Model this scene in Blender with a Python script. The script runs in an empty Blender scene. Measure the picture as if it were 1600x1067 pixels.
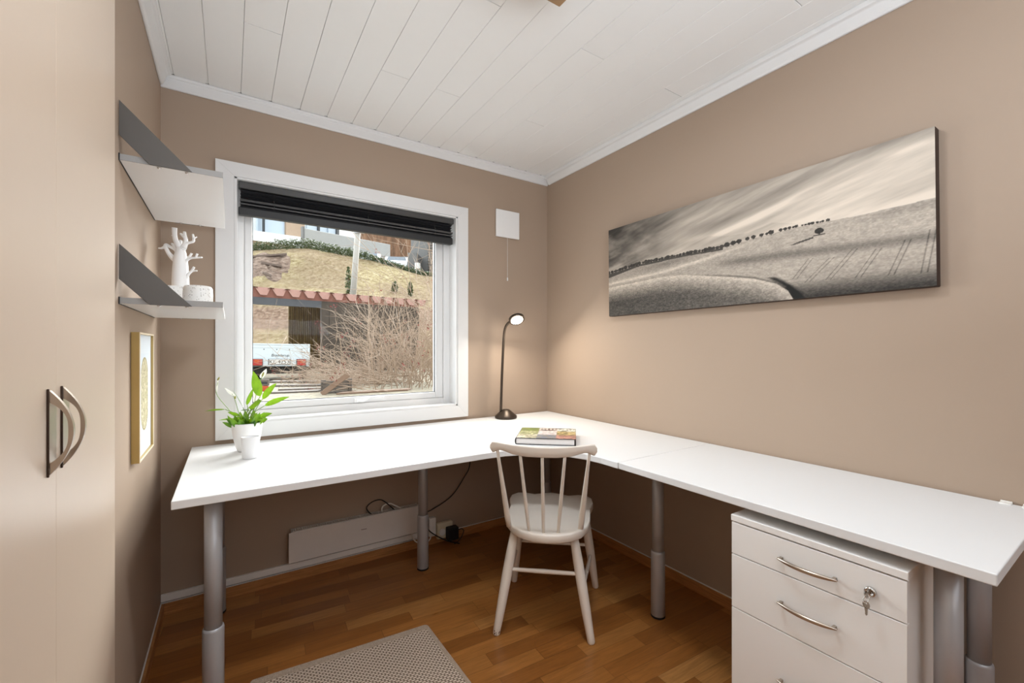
import bpy, bmesh, math, random
import numpy as np
from mathutils import Vector, Matrix
random.seed(7); rng = np.random.default_rng(11)
R = math.radians; PI = math.pi
C = bpy.context.scene.collection

# ---------------------------------------------------------------- camera model
F, YAW, CYPX, H = 673.737, 0.5792866, 542.61, 1.2
SY, CY = math.sin(YAW), math.cos(YAW)
def at(px, py, D):
    """point at depth D along the camera axis seen at photo pixel (px, py)"""
    u = (px-800)/F; w = (CYPX-py)/F
    return Vector((D*(SY+u*CY), D*(CY-u*SY), H+D*w))

# ---------------------------------------------------------------- materials
def lin(c):
    return tuple(((v/255)/12.92 if v/255 <= .04045 else (((v/255)+.055)/1.055)**2.4) for v in c)
def col4(c): return (*lin(c), 1)
class NT:
    def __init__(s, name):
        s.m = bpy.data.materials.new(name); s.m.use_nodes = True
        s.t = s.m.node_tree; s.n = s.t.nodes; s.l = s.t.links
        s.b = s.n['Principled BSDF']; s.out = s.n['Material Output']
    def node(s, typ, **kw):
        nd = s.n.new(typ)
        for k, v in kw.items(): setattr(nd, k, v)
        return nd
    def link(s, a, b): s.l.new(a, b)
    def math(s, op, a, b=None, c=None):
        nd = s.node('ShaderNodeMath', operation=op)
        for i, v in enumerate((a, b, c)):
            if v is None: continue
            if isinstance(v, (int, float)): nd.inputs[i].default_value = v
            else: s.link(v, nd.inputs[i])
        return nd.outputs[0]
    def mix(s, fac, a, b, blend='MIX'):
        nd = s.node('ShaderNodeMix', data_type='RGBA', blend_type=blend)
        for i, v in ((0, fac), (6, a), (7, b)):
            if isinstance(v, (int, float)): nd.inputs[i].default_value = v
            elif isinstance(v, tuple): nd.inputs[i].default_value = v
            else: s.link(v, nd.inputs[i])
        return nd.outputs[2]
    def noise(s, vec, scale, detail=3, rough=.5, dist=0):
        nd = s.node('ShaderNodeTexNoise'); nd.inputs['Scale'].default_value = scale
        nd.inputs['Detail'].default_value = detail; nd.inputs['Roughness'].default_value = rough
        nd.inputs['Distortion'].default_value = dist
        if vec is not None: s.link(vec, nd.inputs['Vector'])
        return nd.outputs['Fac']
    def mapping(s, vec, scale=(1, 1, 1), rot=(0, 0, 0)):
        nd = s.node('ShaderNodeMapping'); nd.inputs['Scale'].default_value = scale
        nd.inputs['Rotation'].default_value = rot; s.link(vec, nd.inputs['Vector']); return nd.outputs[0]
    def obj(s): return s.node('ShaderNodeTexCoord').outputs['Object']
    def pos(s): return s.node('ShaderNodeNewGeometry').outputs['Position']
    def ramp(s, fac, stops):
        nd = s.node('ShaderNodeValToRGB'); e = nd.color_ramp.elements
        while len(e) < len(stops): e.new(.5)
        for el, (p, c) in zip(e, stops): el.position = p; el.color = col4(c)
        s.link(fac, nd.inputs[0]); return nd.outputs[0]
    def bump(s, h, strength=.1, dist=.002):
        nd = s.node('ShaderNodeBump'); nd.inputs['Strength'].default_value = strength
        nd.inputs['Distance'].default_value = dist; s.link(h, nd.inputs['Height'])
        s.link(nd.outputs[0], s.b.inputs['Normal'])
M = {}
def mat(name, c, rough=.5, metal=0, spec=.5, vary=.04, vscale=30, bump=0, bscale=200, coat=0):
    t = NT(name); b = t.b
    b.inputs['Roughness'].default_value = rough; b.inputs['Metallic'].default_value = metal
    b.inputs['Specular IOR Level'].default_value = spec; b.inputs['Coat Weight'].default_value = coat
    v = t.noise(t.obj(), vscale, 3)
    lo = tuple(max(0, x*(1-vary)) for x in lin(c))+(1,); hi = tuple(min(1, x*(1+vary)) for x in lin(c))+(1,)
    t.link(t.mix(v, lo, hi), b.inputs['Base Color'])
    if bump: t.bump(t.noise(t.obj(), bscale, 2), bump)
    M[name] = t.m; return t.m
def emat(name, c, s):
    t = NT(name); t.b.inputs['Base Color'].default_value = col4(c)
    t.b.inputs['Emission Color'].default_value = col4(c); t.b.inputs['Emission Strength'].default_value = s
    M[name] = t.m
def attrmat(name, rough=.6, bump=0, spec=.3):
    t = NT(name); a = t.node('ShaderNodeAttribute', attribute_name='art')
    t.link(a.outputs['Color'], t.b.inputs['Base Color'])
    t.b.inputs['Roughness'].default_value = rough; t.b.inputs['Specular IOR Level'].default_value = spec
    if bump: t.bump(t.noise(t.obj(), 900, 2), bump, .001)
    M[name] = t.m

WALL = (167, 148, 131)
mat('wall_paint', WALL, .62, spec=.25, vary=.015, vscale=3, bump=.06, bscale=450)
mat('wardrobe_paint', (204, 186, 168), .34, spec=.45, vary=.02, vscale=5, bump=.05, bscale=60)
mat('white_trim', (222, 222, 222), .4, vary=.01)
mat('ceiling_white', (233, 233, 232), .5, spec=.3, vary=.008)
mat('groove_grey', (150, 150, 148), .8)
mat('desk_white', (224, 225, 226), .36, spec=.4, vary=.006)
mat('drawer_white', (236, 235, 233), .4, vary=.006)
mat('steel_grey', (172, 172, 175), .36, metal=.25, vary=.02)
mat('black_plastic', (18, 18, 19), .5)
mat('black_rubber', (14, 14, 15), .7)
mat('chair_paint', (226, 218, 208), .38, vary=.03, vscale=12)
mat('wear_dark', (90, 55, 45), .7)
mat('anthracite', (88, 84, 80), .5, vary=.03)
mat('shelf_edge_shaded', (150, 149, 147), .5)  # this grey holds the shade on the boards' near edge
mat('porcelain', (236, 236, 236), .3, vary=.01)
mat('frosted_white', (232, 233, 235), .35, vary=.01)
mat('chrome', (205, 203, 200), .18, metal=1, vary=.03)
mat('nickel', (190, 178, 165), .28, metal=1, vary=.05)
mat('dark_bronze', (74, 64, 55), .38, metal=.7, vary=.05)
mat('bronze_edge', (62, 46, 36), .45, metal=.4)
mat('heater_white', (222, 219, 216), .45, vary=.02)
mat('beige_plastic', (214, 203, 178), .5)
mat('white_plastic', (232, 230, 226), .45)
mat('gold_paint', (186, 158, 98), .4, metal=.45, vary=.05)
mat('gold_light', (236, 222, 196), .4, metal=.1)
mat('mount_board', (214, 224, 234), .5, vary=.01)
mat('paper', (232, 228, 226), .8, vary=.03, vscale=200)
mat('book_cloth', (30, 29, 31), .6)
mat('canvas_edge', (52, 34, 24), .7, vary=.15)
mat('soil', (48, 36, 24), .9, vary=.3)
mat('leaf_stem', (118, 150, 60), .5)
mat('spadix', (150, 150, 70), .6)
mat('lamp_wood', (150, 118, 84), .5, vary=.1)
mat('blind_black', (46, 46, 49), .38, spec=.7, vary=.05)
mat('blind_bar', (30, 30, 31), .5)
mat('blind_rail', (62, 61, 60), .4)
mat('seal_grey', (70, 72, 76), .7)
mat('red_lamp', (196, 52, 44), .3)
mat('orange_lamp', (214, 84, 30), .35)
mat('trailer_metal', (206, 214, 220), .45, metal=.2, vary=.02)
mat('letter_dark', (40, 42, 46), .6)
mat('dark_under', (38, 34, 30), .8)
mat('roof_clay', (206, 154, 138), .75, vary=.12, vscale=8)
mat('concrete', (178, 176, 172), .8, vary=.1, vscale=2)
mat('house_white', (226, 226, 224), .7, vary=.02)
mat('house_wood', (186, 160, 136), .7, vary=.15, vscale=3)
mat('house_grey', (126, 124, 122), .7, vary=.06, vscale=4)
mat('car_white', (226, 228, 230), .25, coat=.5)
mat('dark_glass', (60, 72, 84), .12, spec=.8)
mat('sky_glass', (168, 180, 192), .1, spec=.8)
mat('pole_wood', (196, 192, 184), .8, vary=.12, vscale=5)
mat('pole_dark', (104, 88, 78), .85, vary=.2, vscale=5)
mat('plank_grey', (142, 132, 124), .85, vary=.14, vscale=14)
mat('plank_tan', (172, 142, 120), .8, vary=.12, vscale=10)
mat('twig_bark', (206, 180, 156), .8, vary=.2, vscale=6)
mat('twig_bud', (128, 44, 40), .7, vary=.2)
mat('roof_clay_shaded', (158, 102, 86), .8, vary=.1)  # roof clay darkened: shade under the tiles put into the colour
mat('barn_beam', (92, 92, 96), .8, vary=.12, vscale=6)
mat('dark_barn', (86, 74, 64), .85, vary=.35, vscale=5)

def leaf_mat(name, a, b, trans=.35, tc=(150, 190, 40)):
    t = NT(name); v = t.noise(t.obj(), 40, 2)
    t.link(t.ramp(v, [(.3, a), (.7, b)]), t.b.inputs['Base Color'])
    t.b.inputs['Roughness'].default_value = .38
    tr = t.node('ShaderNodeBsdfTranslucent'); tr.inputs['Color'].default_value = col4(tc)
    mx = t.node('ShaderNodeMixShader'); mx.inputs[0].default_value = trans
    t.link(t.b.outputs[0], mx.inputs[1]); t.link(tr.outputs[0], mx.inputs[2]); t.link(mx.outputs[0], t.out.inputs[0])
    M[name] = t.m
leaf_mat('lily_leaf', (52, 108, 18), (96, 150, 28), .25)
leaf_mat('lily_dark', (34, 80, 20), (66, 120, 30), .2)
leaf_mat('conifer', (70, 84, 46), (112, 122, 70), .06, (120, 140, 60))
leaf_mat('spathe', (228, 230, 222), (240, 240, 236), .25, (235, 238, 228))

def glass_mat():
    t = NT('clear_glass'); t.n.remove(t.b)
    tr = t.node('ShaderNodeBsdfTransparent'); tr.inputs[0].default_value = (.97, .985, .98, 1)
    gl = t.node('ShaderNodeBsdfGlossy'); gl.inputs['Roughness'].default_value = .0
    fr = t.node('ShaderNodeFresnel'); fr.inputs[0].default_value = 1.35
    mx = t.node('ShaderNodeMixShader'); t.link(t.math('MULTIPLY', fr.outputs[0], .12), mx.inputs[0])
    t.link(tr.outputs[0], mx.inputs[1]); t.link(gl.outputs[0], mx.inputs[2]); t.link(mx.outputs[0], t.out.inputs[0])
    M['clear_glass'] = t.m
glass_mat()

def floor_mat():
    t = NT('oak_parquet')
    mp = t.mapping(t.pos(), rot=(0, 0, R(3.5)))
    sx = t.node('ShaderNodeSeparateXYZ'); t.link(mp, sx.inputs[0])
    x, y = sx.outputs[0], sx.outputs[1]
    W = .069
    ry = t.math('DIVIDE', y, W); row = t.math('FLOOR', ry); fy = t.math('FRACT', ry)
    wn = t.node('ShaderNodeTexWhiteNoise', noise_dimensions='1D'); t.link(row, wn.inputs['W'])
    xs = t.math('ADD', t.math('DIVIDE', x, .40), t.math('MULTIPLY', wn.outputs['Value'], 7.3))
    # stave length changes from row to row
    ln = t.math('ADD', t.math('MULTIPLY', wn.outputs['Value'], .35), .85)
    xs = t.math('MULTIPLY', xs, ln)
    cl = t.math('FLOOR', xs); fx = t.math('FRACT', xs)
    cv = t.node('ShaderNodeCombineXYZ'); t.link(row, cv.inputs[0]); t.link(cl, cv.inputs[1])
    w2 = t.node('ShaderNodeTexWhiteNoise', noise_dimensions='3D'); t.link(cv.outputs[0], w2.inputs['Vector'])
    rnd = w2.outputs['Value']
    base = t.ramp(rnd, [(0, (160, 98, 44)), (.35, (184, 116, 54)), (.7, (200, 132, 66)), (1, (222, 160, 92))])
    # grain: noise stretched along the stave, shifted per stave
    off = t.node('ShaderNodeCombineXYZ'); t.link(t.math('MULTIPLY', rnd, 31.0), off.inputs[1]); t.link(t.math('MULTIPLY', rnd, 9.0), off.inputs[0])
    va = t.node('ShaderNodeVectorMath', operation='ADD'); t.link(mp, va.inputs[0]); t.link(off.outputs[0], va.inputs[1])
    g1 = t.noise(t.mapping(va.outputs[0], (3.2, 42, 1)), 1.6, 5, .6, 1.1)
    g2 = t.noise(t.mapping(va.outputs[0], (9, 190, 1)), 1.5, 3, .55)
    c = t.mix(t.math('MULTIPLY', t.math('SUBTRACT', 1.0, g1), .85), base, (.11, .045, .012, 1), 'MIX')
    c = t.mix(t.math('MULTIPLY', g2, .35), c, (.10, .045, .014, 1), 'MIX')
    def edge(f, w):
        d = t.math('MINIMUM', f, t.math('SUBTRACT', 1.0, f)); return t.math('LESS_THAN', d, w)
    seam = t.math('MAXIMUM', edge(fy, .012), edge(fx, .0022))
    c = t.mix(t.math('MULTIPLY', seam, .5), c, (.03, .014, .006, 1))
    t.link(c, t.b.inputs['Base Color'])
    t.link(t.math('ADD', t.math('MULTIPLY', g1, .12), .24), t.b.inputs['Roughness'])
    t.b.inputs['Specular IOR Level'].default_value = .42
    t.bump(t.math('SUBTRACT', g2, t.math('MULTIPLY', seam, 1.2)), .06, .001)
    M['oak_parquet'] = t.m
floor_mat()
def oak_trim():
    t = NT('oak_trim'); g = t.noise(t.mapping(t.pos(), (3, 3, 60)), 2.2, 5, .6, 1.2)
    t.link(t.ramp(g, [(.25, (130, 84, 46)), (.55, (176, 122, 72)), (.8, (198, 142, 88))]), t.b.inputs['Base Color'])
    t.b.inputs['Roughness'].default_value = .4; M['oak_trim'] = t.m
oak_trim()
def rug_mat(name, weave):
    t = NT(name); o = t.obj()
    sx = t.node('ShaderNodeSeparateXYZ'); t.link(o, sx.inputs[0]); x, y = sx.outputs[0], sx.outputs[1]
    n = t.noise(o, 260, 3, .6)
    if weave:
        P = .019; Q = .0092
        ry = t.math('DIVIDE', y, Q); row = t.math('FLOOR', ry); fy = t.math('FRACT', ry)
        par = t.math('MULTIPLY', t.math('MODULO', row, 2.0), .5)
        fx = t.math('FRACT', t.math('ADD', t.math('DIVIDE', x, P), par))
        a = t.math('SINE', t.math('MULTIPLY', fx, PI)); b = t.math('SINE', t.math('MULTIPLY', fy, PI))
        h = t.math('POWER', t.math('MULTIPLY', a, b), .6)
        h2 = t.math('ADD', h, t.math('MULTIPLY', n, .35))
        t.link(t.ramp(h2, [(.34, (70, 54, 42)), (.56, (162, 143, 126)), (1, (214, 197, 180))]), t.b.inputs['Base Color'])
        t.bump(h, .5, .003)
    else:
        g = t.noise(t.mapping(o, (300, 60, 1)), 1, 2)
        h2 = t.math('ADD', t.math('MULTIPLY', n, .6), t.math('MULTIPLY', g, .4))
        t.link(t.ramp(h2, [(.3, (140, 122, 106)), (.7, (192, 174, 156))]), t.b.inputs['Base Color'])
        t.bump(h2, .4, .002)
    t.b.inputs['Roughness'].default_value = .95; t.b.inputs['Specular IOR Level'].default_value = .1
    M[name] = t.m
rug_mat('rug_weave', True); rug_mat('rug_border', False)
def ground_mat():
    t = NT('dry_hill'); p = t.pos()
    n1 = t.noise(p, .28, 4, .55); n2 = t.noise(p, 4.5, 8, .8); n3 = t.noise(p, 7, 6, .75)
    grass = t.ramp(n2, [(.30, (104, 86, 62)), (.44, (172, 150, 110)), (.54, (210, 192, 148)), (.68, (240, 228, 198))])
    dirt = t.ramp(n3, [(.32, (96, 74, 60)), (.5, (160, 130, 108)), (.68, (212, 186, 164))])
    f = t.ramp(t.math('ADD', t.math('MULTIPLY', n1, .8), t.math('MULTIPLY', n2, .25)), [(.47, (0, 0, 0)), (.55, (255, 255, 255))])
    zz = t.node('ShaderNodeSeparateXYZ'); t.link(p, zz.inputs[0])
    zw = t.math('ADD', zz.outputs[2], t.math('MULTIPLY', n2, .8))
    band = t.math('MULTIPLY', t.math('MULTIPLY', t.math('SUBTRACT', zw, 2.2), 4.0), 1.0, None); band.node.use_clamp = True
    band2 = t.math('MULTIPLY', t.math('SUBTRACT', 3.9, zw), 2.0); band2.node.use_clamp = True
    f = t.math('MAXIMUM', t.math('MULTIPLY', band, band2), f); c = t.mix(f, grass, dirt); t.link(c, t.b.inputs['Base Color']); t.b.inputs['Roughness'].default_value = .95
    t.b.inputs['Specular IOR Level'].default_value = .1; t.bump(n3, .6, .08)
    M['dry_hill'] = t.m
    t = NT('gravel'); p = t.pos(); n = t.noise(p, 14, 4, .7)
    t.link(t.ramp(n, [(.3, (120, 110, 96)), (.6, (186, 176, 150)), (.8, (216, 206, 180))]), t.b.inputs['Base Color'])
    t.b.inputs['Roughness'].default_value = .95; M['gravel'] = t.m
    t = NT('far_wood'); p = t.pos(); n = t.noise(t.mapping(p, (1, 1, .35)), 1.1, 6, .7)
    t.link(t.ramp(n, [(.3, (104, 76, 56)), (.55, (164, 124, 96)), (.75, (206, 172, 142))]), t.b.inputs['Base Color'])
    t.b.inputs['Roughness'].default_value = .95; M['far_wood'] = t.m
    t = NT('batten_wood'); p = t.obj(); sx = t.node('ShaderNodeSeparateXYZ'); t.link(p, sx.inputs[0])
    g = t.noise(t.mapping(p, (8, 8, .6)), 2, 3)
    t.link(t.ramp(g, [(.3, (92, 70, 44)), (.6, (128, 106, 62)), (.8, (150, 128, 78))]), t.b.inputs['Base Color'])
    t.b.inputs['Roughness'].default_value = .85; M['batten_wood'] = t.m
ground_mat()
def rock_mat():
    t = NT('rock'); p = t.pos(); n = t.noise(t.mapping(p, (1, 1, 3)), 2.6, 8, .75); n2 = t.noise(p, 12, 4, .7)
    c = t.ramp(n, [(.36, (96, 74, 60)), (.5, (168, 138, 118)), (.66, (214, 190, 170))]); t.link(c, t.b.inputs['Base Color'])
    t.b.inputs['Roughness'].default_value = .95; t.bump(t.math('ADD', n, t.math('MULTIPLY', n2, .3)), .8, .15); M['rock'] = t.m
rock_mat()
def speckle():
    t = NT('speckled_ceramic'); v = t.node('ShaderNodeTexVoronoi'); v.inputs['Scale'].default_value = 185
    t.link(t.obj(), v.inputs['Vector'])
    d = t.math('LESS_THAN', v.outputs['Distance'], .26)
    rn = t.node('ShaderNodeSeparateColor'); t.link(v.outputs['Color'], rn.inputs[0])
    d = t.math('MULTIPLY', d, t.math('GREATER_THAN', rn.outputs[0], .35))
    t.link(t.mix(d, col4((226, 225, 222)), col4((150, 146, 140))), t.b.inputs['Base Color'])
    t.b.inputs['Roughness'].default_value = .45; t.bump(t.math('SUBTRACT', 1.0, d), .3, .001); M['speckled_ceramic'] = t.m
speckle()
attrmat('canvas_art', .7, .05); attrmat('cover_art', .3, 0, .5); attrmat('print_art', .6)
emat('lamp_glow', (255, 240, 214), 26)

# ---------------------------------------------------------------- mesh builder
class MB:
    def __init__(s): s.v = []; s.f = []; s.sm = []; s.mi = []
    def add(s, vs, fs, smooth=False, mi=0):
        k = len(s.v); s.v += [tuple(v) for v in vs]
        s.f += [tuple(i+k for i in f) for f in fs]; s.sm += [smooth]*len(fs); s.mi += [mi]*len(fs); return s
    def box(s, x0, x1, y0, y1, z0, z1, mi=0):
        return s.add([(x0,y0,z0),(x1,y0,z0),(x1,y1,z0),(x0,y1,z0),(x0,y0,z1),(x1,y0,z1),(x1,y1,z1),(x0,y1,z1)],
                     [(0,3,2,1),(4,5,6,7),(0,1,5,4),(1,2,6,5),(2,3,7,6),(3,0,4,7)], False, mi)
    def obox(s, c, ax, ay, az, mi=0):
        """oriented box: centre and three half-axis vectors"""
        c, ax, ay, az = map(Vector, (c, ax, ay, az)); vs = []
        for k in (-1, 1):
            for i, j in ((-1,-1),(1,-1),(1,1),(-1,1)): vs.append(c+ax*i+ay*j+az*k)
        return s.add(vs, [(0,3,2,1),(4,5,6,7),(0,1,5,4),(1,2,6,5),(2,3,7,6),(3,0,4,7)], False, mi)
    def prism(s, pts, d, smooth=False, mi=0):
        """polygon pts (3-D, planar) pushed along vector d"""
        d = Vector(d); n = len(pts); a = [Vector(p) for p in pts]
        nrm = Vector((0,0,0))
        for i in range(n): nrm += a[i].cross(a[(i+1) % n])
        if nrm.dot(d) > 0: a.reverse()
        vs = a+[p+d for p in a]
        fs = [tuple(range(n)), tuple(reversed(range(n, 2*n)))]
        s.add(vs, fs, False, mi)
        k = len(s.v)-2*n
        for i in range(n):
            j = (i+1) % n; s.f.append((k+j, k+i, k+n+i, k+n+j)); s.sm.append(smooth); s.mi.append(mi)
        return s
    def tube(s, pts, rad, n=10, cap=True, smooth=True, mi=0, flat=None):
        P = [Vector(p) for p in pts]; m = len(P)
        rr = rad if isinstance(rad, (list, tuple)) else [rad]*m
        T = [(P[min(i+1, m-1)]-P[max(i-1, 0)]).normalized() for i in range(m)]
        up = Vector((0,0,1)) if abs(T[0].z) < .9 else Vector((1,0,0))
        nx = T[0].cross(up).normalized(); vs = []
        for i in range(m):
            nx = (nx-T[i]*nx.dot(T[i])).normalized(); ny = T[i].cross(nx)
            for k in range(n):
                a = 2*PI*k/n; vs.append(P[i]+(nx*math.cos(a)+ny*math.sin(a)*(flat or 1))*rr[i])
        fs = [(i*n+k, i*n+(k+1) % n, (i+1)*n+(k+1) % n, (i+1)*n+k) for i in range(m-1) for k in range(n)]
        s.add(vs, fs, smooth, mi)
        if cap:
            k0 = len(s.v)-m*n
            s.f += [tuple(k0+k for k in reversed(range(n))), tuple(k0+(m-1)*n+k for k in range(n))]
            s.sm += [False]*2; s.mi += [mi]*2
        return s
    def lathe(s, prof, c=(0,0,0), n=32, smooth=True, mi=0, sx=1, sy=1, cap=(True, True)):
        vs = []; m = len(prof)
        for r, z in prof:
            for k in range(n):
                a = 2*PI*k/n; vs.append((c[0]+r*math.cos(a)*sx, c[1]+r*math.sin(a)*sy, c[2]+z))
        s.add(vs, [(i*n+k, i*n+(k+1) % n, (i+1)*n+(k+1) % n, (i+1)*n+k) for i in range(m-1) for k in range(n)], smooth, mi)
        k0 = len(s.v)-m*n
        if cap[0]: s.f.append(tuple(k0+k for k in reversed(range(n)))); s.sm.append(False); s.mi.append(mi)
        if cap[1]: s.f.append(tuple(k0+(m-1)*n+k for k in range(n))); s.sm.append(False); s.mi.append(mi)
        return s
    def grid(s, rows, smooth=True, mi=0):
        m, n = len(rows), len(rows[0])
        return s.add([p for r in rows for p in r], [(i*n+k, i*n+k+1, (i+1)*n+k+1, (i+1)*n+k) for i in range(m-1) for k in range(n-1)], smooth, mi)
    def build(s, name, m, parent=None, bevel=0, seg=2, sub=0, world=False, weld=False, solid=0):
        off = Vector((0,0,0))
        if world and parent is not None:
            p = parent
            while p is not None: off += p.location; p = p.parent
        me = bpy.data.meshes.new(name)
        me.from_pydata([tuple(Vector(v)-off) for v in s.v], [], s.f); me.update()
        me.polygons.foreach_set('use_smooth', s.sm)
        ms = m if isinstance(m, (list, tuple)) else [m]
        for q in ms: me.materials.append(M[q])
        if len(ms) > 1: me.polygons.foreach_set('material_index', s.mi)
        o = bpy.data.objects.new(name, me); C.objects.link(o)
        if parent is not None: o.parent = parent
        if solid:
            k = o.modifiers.new('solid', 'SOLIDIFY'); k.thickness = solid; k.offset = 0
        if bevel:
            b = o.modifiers.new('bevel', 'BEVEL'); b.width = bevel; b.segments = seg; b.limit_method = 'ANGLE'; b.angle_limit = R(35)
            b.harden_normals = False
        if sub:
            q = o.modifiers.new('sub', 'SUBSURF'); q.levels = sub; q.render_levels = sub
        return o
def tag(o, label, cat, group=None, kind=None):
    o['label'] = label; o['category'] = cat
    if group: o['group'] = group
    if kind: o['kind'] = kind
    return o
def thing(name, label, cat, loc=(0,0,0), group=None):
    o = bpy.data.objects.new(name, None); C.objects.link(o); o.location = loc; o.empty_display_size = .1
    return tag(o, label, cat, group)
def struct(o): o['kind'] = 'structure'; return o
def kids(o): return [c for c in bpy.data.objects if c.parent == o]
def dup(root, loc, rotz=None, label=None, group=None):
    def rec(o, par):
        c = o.copy(); C.objects.link(c); c.parent = par
        for ch in kids(o): rec(ch, c)
        return c
    r = rec(root, None); r.location = loc
    if rotz is not None: r.rotation_euler = (0, 0, rotz)
    if label: r['label'] = label
    if group: r['group'] = group
    return r
def curve_pts(ctrl, n=24):
    """Catmull-Rom through control points"""
    P = [Vector(p) for p in ctrl]; P = [P[0]*2-P[1]]+P+[P[-1]*2-P[-2]]; out = []
    seg = len(P)-3; per = max(2, n//seg)
    for i in range(seg):
        a, b, c, d = P[i:i+4]
        for k in range(per):
            t = k/per
            out.append(.5*((2*b)+(c-a)*t+(2*a-5*b+4*c-d)*t*t+(3*b-a-3*c+d)*t**3))
    out.append(P[-2]); return out

# ================================================================= THE ROOM
XL, XR, YB, YF, ZC = -.26, 1.925, 2.48, -1.35, 2.424
WD = -.235          # wardrobe front
WX0, WX1, WZ0, WZ1 = .017, 1.204, .833, 2.024   # window opening
WO = 2.72           # outside face of the window wall
struct(MB().box(XL-.75, XR+.12, YF-.1, WO, -.12, 0).build('floor', 'oak_parquet'))
w = MB()
w.box(XL-.12, WX0, YB, WO, 0, 2.6); w.box(WX1, XR+.12, YB, WO, 0, 2.6)
w.box(WX0, WX1, YB, WO, 0, WZ0); w.box(WX0, WX1, YB, WO, WZ1, 2.6)
struct(w.build('wall_back', 'wall_paint'))
struct(MB().box(XR, XR+.12, YF, YB, 0, 2.6).build('wall_right', 'wall_paint'))
struct(MB().box(XL-.12, XL, 1.412, YB, 0, 2.6).box(XL-.75, XL-.62, YF, 1.412, 0, 2.6).build('wall_left', 'wall_paint'))
struct(MB().box(XL-.75, XR+.12, YF-.1, YF, 0, 2.6).build('wall_front', 'wall_paint'))
# ceiling: painted planks running towards the window wall, small gaps between
seams = [-.30, -.212, -.084, .044, .172, .301, .430, .558, .687, .816, .945, 1.074, 1.203, 1.332, 1.460, 1.590, 1.720, 1.850, 1.96]
joint = {3: [1.91], 7: [1.908], 9: [1.907], 13: [1.903], 8: [1.32], 12: [1.323], 16: [1.311], 15: [.726], 4: [.5], 6: [.62], 10: [.55], 2: [.9]}
cl = MB(); G = .0006
for i in range(len(seams)-1):
    ys = [YF]+joint.get(i, [])+[YB]; ys = sorted(ys)
    for a, b in zip(ys[:-1], ys[1:]):
        cl.box(seams[i]+G, seams[i+1]-G, a+.0012, b-.0012, ZC, ZC+.012)
cl.box(XL-.75, -.301, YF, YB, ZC, ZC+.012)
cb = MB().box(XL-.75, XR+.12, YF-.1, WO, ZC+.008, ZC+.1)
ceil = struct(cl.build('ceiling', 'ceiling_white', bevel=.0014, seg=2))
g_ = cb.build('backing', 'white_trim', ceil)
nt = MB()
for x in seams[1:-1]: nt.box(x-.011, x+.004, YB-.0295, YB-.027, ZC-.0006, ZC+.004)
nt.build('end_gaps', 'seal_grey', ceil)
# coving
def coving(name, pts, d):
    return struct(MB().prism(pts, d).build(name, 'white_trim', bevel=.003))
coving('trim_1', [(XL,YB,2.366),(XL,YB-.010,2.366),(XL,YB-.014,2.372),(XL,YB-.016,2.408),(XL,YB-.026,2.411),(XL,YB-.027,2.4235),(XL,YB,2.4235)], (XR-XL, 0, 0))
coving('trim_2', [(XR,YB-.028,2.366),(XR-.010,YB-.028,2.366),(XR-.016,YB-.028,2.374),(XR-.030,YB-.028,2.402),(XR-.045,YB-.028,2.406),(XR-.048,YB-.028,2.4235),(XR,YB-.028,2.4235)], (0, YF-YB+.028, 0))
coving('trim_3', [(XL,YB-.028,2.366),(XL+.008,YB-.028,2.366),(XL+.014,YB-.028,2.374),(XL+.026,YB-.028,2.410),(XL+.040,YB-.028,2.414),(XL+.042,YB-.028,2.4235),(XL,YB-.028,2.4235)], (0, -1.035, 0))
# skirting boards
struct(MB().box(XL, XR, YB-.013, YB, 0, .05).box(XL, XR, YB-.006, YB, .05, .0535, 1).build('baseboard_back', ['oak_trim', 'white_trim']))
struct(MB().box(XR-.013, XR, YF, YB-.0136, 0, .05).box(XR-.006, XR, YF, YB-.0136, .05, .0535, 1).build('baseboard_right', ['oak_trim', 'white_trim']))
struct(MB().box(XL, XL+.013, 1.415, YB-.0136, 0, .05).box(XL, XL+.004, 1.415, YB-.0136, .05, .0535, 1).build('baseboard_left', ['oak_trim', 'white_trim']))

# ---------------------------------------------------------------- window
win = bpy.data.objects.new('window_1', None); C.objects.link(win); win['kind'] = 'structure'; win.location = (.61, YB, WZ0)
ox0, ox1, oz0, oz1 = -.058, 1.277, .759, 2.091
cs = MB(); yc = YB-.016
for a in ([(ox0,oz0),(ox1,oz0),(WX1,WZ0),(WX0,WZ0)], [(ox1,oz0),(ox1,oz1),(WX1,WZ1),(WX1,WZ0)],
          [(ox1,oz1),(ox0,oz1),(WX0,WZ1),(WX1,WZ1)], [(ox0,oz1),(ox0,oz0),(WX0,WZ0),(WX0,WZ1)]):
    cs.prism([(x, yc, z) for x, z in a], (0, .016, 0))
cs.build('casing', 'white_trim', win, bevel=.001, world=True)
ln_ = MB(); yl0, yl1 = YB-.012, 2.566
ln_.box(WX0+.0005, WX0+.012, yl0, yl1, WZ0, WZ1).box(WX1-.012, WX1-.0005, yl0, yl1, WZ0, WZ1)
ln_.box(WX0, WX1, yl0, yl1, WZ0, WZ0+.01).box(WX0, WX1, yl0, yl1, WZ1-.01, WZ1-.0005)
ln_.build('lining', 'white_trim', win, bevel=.001, world=True)
def ring(x0, x1, z0, z1, wl, wr, wb, wt, y0, y1):
    m = MB(); m.box(x0, x0+wl, y0, y1, z0, z1).box(x1-wr, x1, y0, y1, z0, z1)
    return m.box(x0+wl, x1-wr, y0, y1, z0, z0+wb).box(x0+wl, x1-wr, y0, y1, z1-wt, z1)
ring(WX0-.02, WX1+.02, WZ0-.02, WZ1+.02, .063, .072, .064, .07, 2.563, 2.63).build('frame', 'white_trim', win, bevel=.004, world=True)
SX0, SX1, SZ0, SZ1 = .060, 1.152, .877, 1.974
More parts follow.
